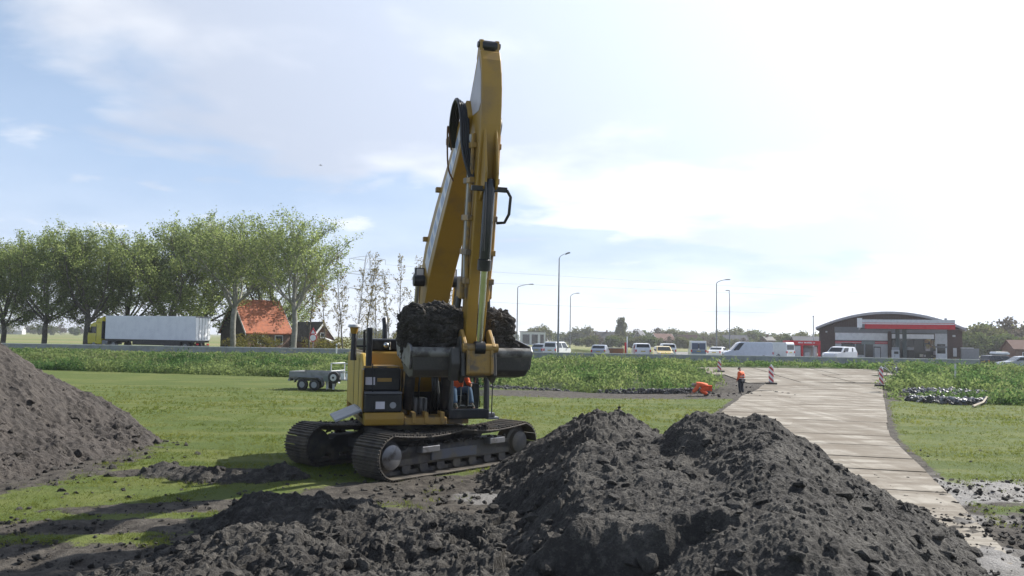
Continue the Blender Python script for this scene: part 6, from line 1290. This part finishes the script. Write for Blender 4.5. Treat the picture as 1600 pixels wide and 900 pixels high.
    for s in (-1, 1): S().prism([(6.54, 2.90), (6.60, 2.88), (6.66, 2.50), (6.60, 2.46)], s*.21-.025, s*.21+.025).build('link_rib', YD, lk, bevel=.01)
    # ---------------- wide ditching bucket
    BX = .07; PR = [(6.30, 2.86), (6.36, 2.74), (6.35, 2.50), (6.24, 2.38), (5.75, 2.26), (5.25, 2.28), (4.86, 2.52), (4.70, 2.84)]
    HW = [1.07, 1.07, 1.04, 1.02, 1.0, 1.0, 1.04, 1.07]
    b_ = S(); n = len(PR); vs = []
    for (y, z), h in zip(PR, HW): vs += [(BX-h, y, z), (BX+h, y, z)]
    inn = []
    ctr = Vector((5.5, 2.95))
    for (y, z), h in zip(PR, HW): q = Vector((y, z)).lerp(ctr, .07); inn += [(BX-h+.04, q.x, q.y), (BX+h-.04, q.x, q.y)]
    fs = [(2*i, 2*i+1, 2*i+3, 2*i+2) for i in range(n-1)]+[(2*n+2*i, 2*n+2*i+1, 2*n+2*i+3, 2*n+2*i+2) for i in range(n-1)]
    fs += [tuple(2*i for i in range(n)), tuple(2*i+1 for i in range(n)), tuple(2*n+2*i for i in range(n)), tuple(2*n+2*i+1 for i in range(n)), (0, 1, 2*n+1, 2*n), (2*n-2, 2*n-1, 4*n-1, 4*n-2)]
    bk = b_.add(vs+inn, fs).build('bucket', M_['bucket'], t, bevel=.02)
    S().tube([(BX-1.06, 6.30, 2.80), (BX+1.06, 6.30, 2.80)], .095, 12).build('back_tube', mat('pale worn rim steel', (.21, .205, .19), .5, .2, c2=(.08, .075, .068), scale=5, lo=.42, hi=.62), bk, smooth=True)
    S().b2((BX-1.07, 4.63, 2.80), (BX+1.07, 4.71, 2.92)).build('cutting_edge', M_['worn_steel'], bk, bevel=.01)
    for s in (-1, 1): S().prism([(6.36, 2.84), (6.26, 2.92), (4.76, 2.92), (4.70, 2.80), (4.92, 2.52), (6.28, 2.50)], BX+s*1.075-.018, BX+s*1.075+.018).build('side_edge', M_['worn_steel'], bk, bevel=.008)
    for x in (-.28, .28): S().prism([(6.00, 2.98), (6.30, 3.10), (6.48, 2.86), (6.62, 2.46), (6.46, 2.30), (6.24, 2.34), (6.0, 2.5)], x-.035, x+.035).build('bucket_ear', M_['bucket'], bk, bevel=.012)
    S().prism([(6.38, 2.80), (6.50, 2.94), (6.60, 2.66), (6.50, 2.34), (6.36, 2.34)], .34, .50).build('muddy_ear_plate', M_['bucket'], bk, bevel=.03)
    S().tube([(-.32, 6.0, 2.66), (.32, 6.0, 2.66)], .08, 12).build('pin', BL, bk, smooth=True)
    # ---------------- cab
    cx0, cx1, cy0, cy1, cz0, cz1 = -1.44, -.48, -.35, 1.42, 1.16, 3.05
    cab = U().b2((cx0, cy0, cz0), (cx1, cy1, cz0+.16)).build('cab_floor', BL, t, bevel=.03)
    U().b2((cx0, cy1-.05, cz0+.003), (cx1, cy1+.06, cz0+.23)).build('front_sill', BL, cab, bevel=.03)
    U().prism([(cy0, cz1-.13), (cy1-.22, cz1-.13), (cy1-.1, cz1-.06), (cy1-.35, cz1), (cy0, cz1)], cx0, cx1).build('cab_roof', BL, cab, bevel=.03)
    U().b2((cx0+.06, cy0+.2, cz1+.002), (cx1-.06, cy1-.5, cz1+.03)).build('roof_hatch', BL, cab, bevel=.01)
    fl = lambda z: cy1-.02-.24*max(0, (z-2.0)/(cz1-2.0))
    for x in (cx0+.055, cx1-.055): U().tube([(x, fl(cz0+.2), cz0+.2), (x, fl(2.0), 2.0), (x, fl(cz1-.08), cz1-.08)], .068, 8).build('pillar', BL, cab, smooth=True); U().b2((x-.05, cy0, cz0+.16), (x+.05, cy0+.12, cz1-.13)).build('pillar', BL, cab); U().b2((x-.035, .45, cz0+.16), (x+.035, .52, cz1-.13)).build('pillar', BL, cab)
    U().b2((cx0+.1, cy0, cz0+.16), (cx1-.1, cy0+.08, 2.0)).build('rear_wall', BL, cab); U().b2((cx1-.05, cy0+.12, cz0+.16), (cx1-.01, .45, 1.95)).build('side_wall', BL, cab)
    g = M_['cabglass']
    U().quad((cx0+.1, fl(1.42)+.012, 1.42), (cx1-.1, fl(1.42)+.012, 1.42), (cx1-.1, fl(2.0)+.012, 2.0), (cx0+.1, fl(2.0)+.012, 2.0)).build('lower_windscreen', g, cab)
    U().quad((cx0+.1, fl(2.0)+.012, 2.02), (cx1-.1, fl(2.0)+.012, 2.02), (cx1-.1, fl(2.9)+.012, 2.9), (cx0+.1, fl(2.9)+.012, 2.9)).build('windscreen', g, cab)
    for x in (cx0+.015, cx1-.015): U().quad((x, .52, 1.4), (x, 1.34, 1.4), (x, 1.16, 2.88), (x, .52, 2.88)).build('side_window', g, cab); U().quad((x, -.2, 2.0), (x, .44, 2.0), (x, .44, 2.88), (x, -.2, 2.88)).build('side_window', g, cab)
    U().tube([(cx0+.2, fl(1.8)-.05, 1.42), (cx0+.26, fl(1.9)-.02, 2.1)], .012, 6).build('wiper', BL, cab)
    se = U().prism([(-.10, 1.48), (.42, 1.52), (.46, 1.62), (-.08, 1.62)], -1.22, -.72).build('seat', BL, cab, bevel=.03); U().prism([(-.16, 1.72), (-.04, 1.74), (-.14, 2.5), (-.26, 2.5)], -1.2, -.74).build('seat_back', BL, se, bevel=.03); U().b2((-1.1, -.05, 1.323), (-.84, .3, 1.48)).build('seat_base', BL, se)
    for x in (-1.33, -.63): U().b2((x-.09, .0, 1.323), (x+.09, .62, 1.92)).build('console', BL, cab, bevel=.03)
    for x in (-1.30, -.66): U().tube([(x, .55, 1.9), (x, .60, 2.10)], [.014, .03], 8).build('joystick', BL, cab)
    for x in (-1.06, -.88): U().tube([(x, .95, 1.32), (x, 1.0, 1.85)], .012, 6).build('travel_lever', M_['worn_steel'], cab); U().box((x, 1.06, 1.40), (.10, .22, .03), Matrix.Rotation(R(25), 3, 'X')).build('pedal', M_['worn_steel'], cab)
    U().b2((cx1-.16, .95, 1.36), (cx1-.10, 1.25, 2.0)).build('pale_trim', M_['offwhite'], cab)
    # rails and step outside the cab door
    U().tube([(cx0-.10, 1.30, 1.25), (cx0-.12, 1.30, 2.2), (cx0-.08, 1.25, 2.9)], .014, 6).build('grab_rail', BL, cab, smooth=True); U().b2((cx0-.32, .6, 1.12), (cx0-.02, 1.2, 1.17)).build('door_step', M_['galv'], cab, bevel=.01); U().b2((cx0-.22, .9, 1.173), (cx0-.05, 1.2, 1.27)).build('step_bracket', M_['worn_steel'], cab, bevel=.02)
    mr = U().tube([(cx0-.02, 1.35, 2.75), (cx0-.26, 1.5, 2.75), (cx0-.26, 1.5, 2.4)], .014, 6).build('mirror_bracket', BL, cab); U().box((cx0-.26, 1.5, 2.55), (.18, .05, .30)).build('mirror', BL, cab, bevel=.02)
    return t, MU
EX, MU = excavator()
DIRT3 = dirtmat('earth lightened for shade', (0.044, 0.039, 0.034), (0.078, 0.070, 0.062), (0.150, 0.137, 0.122))  # bucket earth, its colour raised to make up for lying in shade
def bucket_soil():
    rng = np.random.default_rng(17); V0, F0_ = None, None
    import bmesh
    bm = bmesh.new(); bmesh.ops.create_cube(bm, size=2.0); bmesh.ops.subdivide_edges(bm, edges=bm.edges, cuts=60, use_grid_fill=True); bmesh.ops.triangulate(bm, faces=bm.faces)
    bm.verts.ensure_lookup_table(); V = np.array([v.co[:] for v in bm.verts]); F = np.array([[v.index for v in f.verts] for f in bm.faces]); bm.free()
    n = (np.abs(V)**5).sum(1)**(1/5); V = V/n[:, None]                 # a box with rounded corners
    x = V[:, 0]*1.05; y = V[:, 1]*.58; z = V[:, 2]*.62
    low = z < 0; x = np.where(low, x*(1+.10*z), x)
    dip = .12*np.exp(-((x+.25)/.35)**2)-.04*x
    z = z+np.where(z > 0, -dip*z/.6, 0)
    Q = np.stack([x, y, z], -1); d = V/np.linalg.norm(V, axis=1)[:, None]
    a1 = Q[:, 0]*1.0+Q[:, 1]*.8; b1 = Q[:, 2]*1.0-Q[:, 1]*.9
    disp = .07*noise3(Q*2.2, 3)+.07*noise3(Q*5.5, 4)+.075*facets(a1*3.0, b1*3.0, 8)+.06*facets(a1*7.5, b1*7.5, 5)+.04*facets(a1*15, b1*15, 15)+.035*noise3(Q*14, 6)
    Q = Q+d*disp[:, None]; Q = Q+np.array([.19, 5.54, 2.93]); Q[:, 2] = np.maximum(Q[:, 2], 2.46); Q[:, 1] = np.where(np.abs(Q[:, 0]) < .30, np.minimum(Q[:, 1], 6.0), np.minimum(Q[:, 1], 6.27))
    k = rng.integers(0, len(Q), 420); C = Q[k]; keep = (C[:, 2] > 2.8) & ~((np.abs(C[:, 0]) < .36) & (C[:, 1] > 5.7)) & (C[:, 1] < 6.2); CV, CF = clods(C[keep], (.02+.06*rng.random(420)**4)[keep], rng)
    F = np.concatenate([F, CF+len(Q)]); Q = np.concatenate([Q, CV])
    M = np.array((MU @ MS).to_3x3()); Wp = (M@Q.T).T+np.array((MU @ MS).translation)
    o = np_mesh('earth_load', Wp, F, DIRT); o.location = EXC; o.data.materials[0] = DIRT3; tag(o, 'heaped load of dark earth filling the raised bucket', 'earth load')
bucket_soil()
# ------------------------------------------------------------------ people
def skin(name, pts, edges, m_, parent, sub=1):
    """one continuous surface grown round a skeleton: pts = {joint: ((x, y, z), radius)}"""
    names = list(pts); idx = {n: i for i, n in enumerate(names)}
    me = bpy.data.meshes.new(name); me.from_pydata([pts[n][0] for n in names], [(idx[a], idx[b]) for a, b in edges], [])
    o = bpy.data.objects.new(name, me); col.objects.link(o)
    sk = o.modifiers.new('skin', 'SKIN'); sk.use_smooth_shade = True
    if not me.skin_vertices: me.skin_vertices.new()
    for i, n in enumerate(names):
        r = pts[n][1]; d = me.skin_vertices[0].data[i]; d.radius = r if isinstance(r, tuple) else (r, r); d.use_root = (i == 0)
    o.modifiers.new('sub', 'SUBSURF').levels = sub; o.modifiers['sub'].render_levels = sub
    bpy.context.view_layer.update(); dg = bpy.context.evaluated_depsgraph_get(); nm = bpy.data.meshes.new_from_object(o.evaluated_get(dg)); nm.name = name
    o.modifiers.clear(); o.data = nm; bpy.data.meshes.remove(me); nm.materials.clear(); nm.materials.append(m_); o.parent = parent
    nm.polygons.foreach_set('use_smooth', [True]*len(nm.polygons)); return o
SKIN = mat('skin', (.46, .27, .20), .55); VEST = mat('orange work jacket', (.78, .13, .035), .75, c2=(.68, .11, .03), scale=6); BAND = mat('dark red jacket stripe', (.22, .02, .025), .7); REFL = mat('reflective band', (.62, .62, .58), .4)
NAVY = mat('dark blue trousers', (.020, .026, .040), .85); JEANS = mat('blue jeans', (.075, .125, .22), .85); BOOT = mat('work boots', (.03, .025, .02), .7); CAPM = mat('dark cap', (.02, .02, .022), .8); HAIR = mat('grey hair', (.30, .28, .26), .8)
def lerp3(a, b, t): return tuple(a[i]+(b[i]-a[i])*t for i in range(3))
def person(label, loc, rz, J, jacket, trousers, cap=True, bulk=1.0):
    """J: joints. body = one continuous skin from head to toes; clothes are children"""
    t = thing('person', label, 'person', loc, rz)
    B = {'pelvis': (J['pelvis'], (.135, .10)), 'belly': (lerp3(J['pelvis'], J['chest'], .45), (.125, .095)), 'chest': (J['chest'], (.15, .105)), 'neck': (J['neck'], .055), 'jaw': (lerp3(J['neck'], J['head'], .55), (.062, .075)), 'head': (J['head'], (.076, .092)), 'crown': (J['crown'], (.06, .07))}
    E = [('pelvis', 'belly'), ('belly', 'chest'), ('chest', 'neck'), ('neck', 'jaw'), ('jaw', 'head'), ('head', 'crown')]
    for s in 'lr':
        sh, el, wr, hp, kn, an, to = (J[s+k] for k in ('_sh', '_el', '_wr', '_hip', '_kn', '_an', '_toe'))
        B.update({s+'sh': (sh, .058), s+'ua': (lerp3(sh, el, .5), .050), s+'el': (el, .040), s+'fa': (lerp3(el, wr, .4), .040), s+'wr': (wr, .026), s+'hip': (hp, .092), s+'th': (lerp3(hp, kn, .5), .078), s+'kn': (kn, .055), s+'ca': (lerp3(kn, an, .4), .055), s+'an': (an, .038), s+'toe': (to, .035)})
        E += [('chest', s+'sh'), (s+'sh', s+'ua'), (s+'ua', s+'el'), (s+'el', s+'fa'), (s+'fa', s+'wr'), ('pelvis', s+'hip'), (s+'hip', s+'th'), (s+'th', s+'kn'), (s+'kn', s+'ca'), (s+'ca', s+'an'), (s+'an', s+'toe')]
        # palm, four fingers and a thumb
        d = (Vector(wr)-Vector(el)).normalized(); side = d.cross(Vector((0, 1, 0) if abs(d.y) < .8 else (1, 0, 0))).normalized(); nrm = side.cross(d); pl = Vector(wr)+d*.075; B[s+'palm'] = (tuple(pl), (.020, .036)); E.append((s+'wr', s+'palm'))
        for f, (o, L) in enumerate(((-.030, .066), (-.010, .078), (.010, .074), (.030, .058))):
            a = pl+side*o+d*.018; b = a+d*L*.5+nrm*.010; c = b+d*L*.4+nrm*.030
            for q, p, r in (('a', a, .010), ('b', b, .009), ('c', c, .008)): B['%sf%d%s' % (s, f, q)] = (tuple(p), r)
            E += [(s+'palm', '%sf%da' % (s, f)), ('%sf%da' % (s, f), '%sf%db' % (s, f)), ('%sf%db' % (s, f), '%sf%dc' % (s, f))]
        a = Vector(wr)+d*.035-side*.03; b = a+d*.035-side*.025+nrm*.015; B[s+'t0'] = (tuple(a), .011); B[s+'t1'] = (tuple(b), .010); E += [(s+'wr', s+'t0'), (s+'t0', s+'t1')]
    # nose and ears grow from the head
    hd = Vector(J['head']); up = (Vector(J['crown'])-Vector(J['neck'])).normalized(); fw = Vector(J['face']); fw = (fw-up*fw.dot(up)).normalized(); rt = fw.cross(up)
    B['nose'] = (tuple(hd+fw*.105-up*.03), .016); E.append(('head', 'nose'))
    body = skin('body', B, E, SKIN, t, 1)
    for s in (-1, 1):
        MB().sphere(tuple(hd+fw*.088+rt*.032*s+up*.002), .011, 8, 6).build('eye', M_['black'], t); MB().sphere(tuple(hd+rt*.082*s-up*.015), (.014, .02, .03), 8, 6).build('ear', SKIN, t)
    MB().box(tuple(hd+fw*.082-up*.072), (.045, .02, .01)).build('mouth', mat('lips', (.30, .13, .11), .6), t)
    # jacket
    g = .028
    C = {'pelvis': (lerp3(J['pelvis'], J['chest'], -.10), (.175, .14)), 'belly': (lerp3(J['pelvis'], J['chest'], .4), (.17, .135)), 'chest': (J['chest'], (.185, .135)), 'collar': (lerp3(J['chest'], J['neck'], .62), .085)}
    Ec = [('pelvis', 'belly'), ('belly', 'chest'), ('chest', 'collar')]
    for s in 'lr':
        sh, el, wr = J[s+'_sh'], J[s+'_el'], J[s+'_wr']; C.update({s+'sh': (sh, .085), s+'ua': (lerp3(sh, el, .5), .074), s+'el': (el, .062), s+'fa': (lerp3(el, wr, .5), .058), s+'cu': (lerp3(el, wr, .93), .048)}); Ec += [('chest', s+'sh'), (s+'sh', s+'ua'), (s+'ua', s+'el'), (s+'el', s+'fa'), (s+'fa', s+'cu')]
    C = {k: (p, tuple(q*bulk for q in r) if isinstance(r, tuple) else r*bulk) for k, (p, r) in C.items()}
    jk = skin('jacket', C, Ec, jacket, t, 1)
    D = {'pelvis': (J['pelvis'], (.155, .12))}; Ed = []
    for s in 'lr':
        hp, kn, an = J[s+'_hip'], J[s+'_kn'], J[s+'_an']; D.update({s+'hip': (hp, .112), s+'th': (lerp3(hp, kn, .5), .098), s+'kn': (kn, .076), s+'ca': (lerp3(kn, an, .5), .072), s+'an': (lerp3(kn, an, .93), .066)}); Ed += [('pelvis', s+'hip'), (s+'hip', s+'th'), (s+'th', s+'kn'), (s+'kn', s+'ca'), (s+'ca', s+'an')]
    D = {k: (p, tuple(q*bulk for q in r) if isinstance(r, tuple) else r*bulk) for k, (p, r) in D.items()}
    skin('trousers', D, Ed, trousers, t, 1)
    for s in 'lr':
        an, to = Vector(J[s+'_an']), Vector(J[s+'_toe']); skin('boot', {'a': (tuple(an+Vector((0, 0, .06))), .06), 'b': (tuple(an-Vector((0, 0, .01))), .056), 'c': (tuple(an.lerp(to, .6)), .052), 'd': (tuple(to), .045)}, [('a', 'b'), ('b', 'c'), ('c', 'd')], BOOT, t, 1)
    cr = Vector(J['crown'])
    if cap:
        m = MB(); ring = 14
        q = up.to_track_quat('Z', 'Y').to_matrix(); vs = []; 
        for i in range(6):
            th = math.pi/2*(1-i/5)
            for k in range(ring): ph = 2*math.pi*k/ring; vs.append(hd+up*.035+q@Vector((.094*math.cos(ph)*math.sin(th), .094*math.sin(ph)*math.sin(th), .10*math.cos(th))))
        fs = [(i*ring+k, i*ring+(k+1) % ring, (i+1)*ring+(k+1) % ring, (i+1)*ring+k) for i in range(5) for k in range(ring)]; m.add(vs, fs)
        a = hd+up*.04; m.add([a+fw*.06-rt*.07, a+fw*.06+rt*.07, a+fw*.16+rt*.05-up*.01, a+fw*.16-rt*.05-up*.01, a+fw*.06-rt*.07+up*.012, a+fw*.06+rt*.07+up*.012, a+fw*.16+rt*.05, a+fw*.16-rt*.05], [(0, 1, 2, 3), (4, 5, 6, 7), (2, 3, 7, 6), (0, 3, 7, 4), (1, 2, 6, 5)]); m.build('cap', CAPM, t, smooth=True)
    else:
        m = MB(); q = up.to_track_quat('Z', 'Y').to_matrix(); c = hd+up*.03-fw*.018; vs = []
        for i in range(7):
            th = math.pi*.62*i/6
            for k in range(14): ph = 2*math.pi*k/14; vs.append(c+q@Vector((.090*math.cos(ph)*math.sin(th), .100*math.sin(ph)*math.sin(th), .098*math.cos(th))))
        m.add(vs, [(i*14+k, i*14+(k+1) % 14, (i+1)*14+(k+1) % 14, (i+1)*14+k) for i in range(6) for k in range(14)]); m.build('hair', HAIR, t, smooth=True)
    return t, jk
# standing worker, back half turned, looking down and left; local +y is forward
p = G(1158, 608.5, 0); J = dict(pelvis=(0, 0, .95), chest=(0, .03, 1.30), neck=(0, .05, 1.50), head=(0, .11, 1.63), crown=(0, .12, 1.70), face=(0, 1, -.25),
    l_sh=(-.19, .03, 1.41), l_el=(-.27, .0, 1.12), l_wr=(-.24, .14, .90), r_sh=(.19, .03, 1.41), r_el=(.29, -.03, 1.13), r_wr=(.27, .12, .93),
    l_hip=(-.095, 0, .90), l_kn=(-.11, .04, .50), l_an=(-.11, -.02, .09), l_toe=(-.13, .16, .04), r_hip=(.095, 0, .90), r_kn=(.12, .02, .50), r_an=(.12, -.06, .09), r_toe=(.15, .12, .04))
t, jk = person('worker standing in an orange jacket, dark cap and dark trousers beside the haul road', (p.x, p.y, float(gz(p.x, p.y))), R(38), J, VEST, NAVY, bulk=1.22)
for z0, z1, m_ in ((1.02, 1.07, REFL), (1.16, 1.21, REFL)): MB().tube([(0, .012, z0), (0, .012, z1)], [.232, .236], 20, caps=False).build('reflective_band', m_, t)
MB().b2((-.05, -.19, 1.0), (.04, -.165, 1.34)).build('dark_stripe', BAND, t)
# crouching worker bent over towards the left, dressed in orange
p = G(1099, 619, 0); J = dict(pelvis=(0, -.20, .46), chest=(0, .16, .60), neck=(0, .34, .60), head=(0, .45, .54), crown=(0, .52, .54), face=(0, .5, -1),
    l_sh=(-.18, .24, .59), l_el=(-.24, .34, .34), l_wr=(-.12, .50, .16), r_sh=(.18, .24, .59), r_el=(.24, .36, .35), r_wr=(.12, .54, .17),
    l_hip=(-.11, -.22, .42), l_kn=(-.19, .16, .30), l_an=(-.17, -.20, .09), l_toe=(-.18, .0, .04), r_hip=(.11, -.22, .42), r_kn=(.19, .14, .26), r_an=(.17, -.24, .09), r_toe=(.18, -.05, .04))
t, jk = person('worker crouching bent over in orange jacket and orange trousers with grey hair', (p.x, p.y, float(gz(p.x, p.y))), R(78), J, VEST, mat('orange work trousers', (.80, .10, .02), .75), cap=False, bulk=1.25)
t.scale = (1.12, 1.12, 1.12)
# driver seated in the cab, in excavator local coordinates
M = MU; q = M @ Vector((-.97, .12, 0)); J = dict(pelvis=(0, .0, 1.70), chest=(0, .02, 2.06), neck=(0, .03, 2.26), head=(0, .06, 2.39), crown=(0, .06, 2.47), face=(0, 1, -.1),
    l_sh=(-.19, .02, 2.16), l_el=(-.27, .12, 1.90), l_wr=(-.26, .40, 1.88), r_sh=(.19, .02, 2.16), r_el=(.27, .12, 1.90), r_wr=(.26, .40, 1.88),
    l_hip=(-.10, .03, 1.70), l_kn=(-.19, .54, 1.80), l_an=(-.20, .76, 1.42), l_toe=(-.21, .94, 1.37), r_hip=(.10, .03, 1.70), r_kn=(.19, .54, 1.80), r_an=(.19, .74, 1.42), r_toe=(.19, .92, 1.37))
person('driver in an orange vest and blue jeans seated in the excavator cab', (EXC.x+q.x, EXC.y+q.y, 0), R(SL), J, VEST, JEANS, cap=False)
# ------------------------------------------------------------------ haze
def haze():
    m_ = bpy.data.materials.new('pale haze'); m_.use_nodes = True; nt = m_.node_tree; nt.nodes.clear(); out = nt.nodes.new('ShaderNodeOutputMaterial'); v = nt.nodes.new('ShaderNodeVolumePrincipled')
    v.inputs['Color'].default_value = (.92, .95, 1, 1); v.inputs['Density'].default_value = .00028; v.inputs['Anisotropy'].default_value = .35; nt.links.new(v.outputs[0], out.inputs['Volume'])
    o = MB().b2((-3700, -60, -2.0), (3700, 4500, 60)).build('haze', m_); tag(o, kind='stuff')
haze()
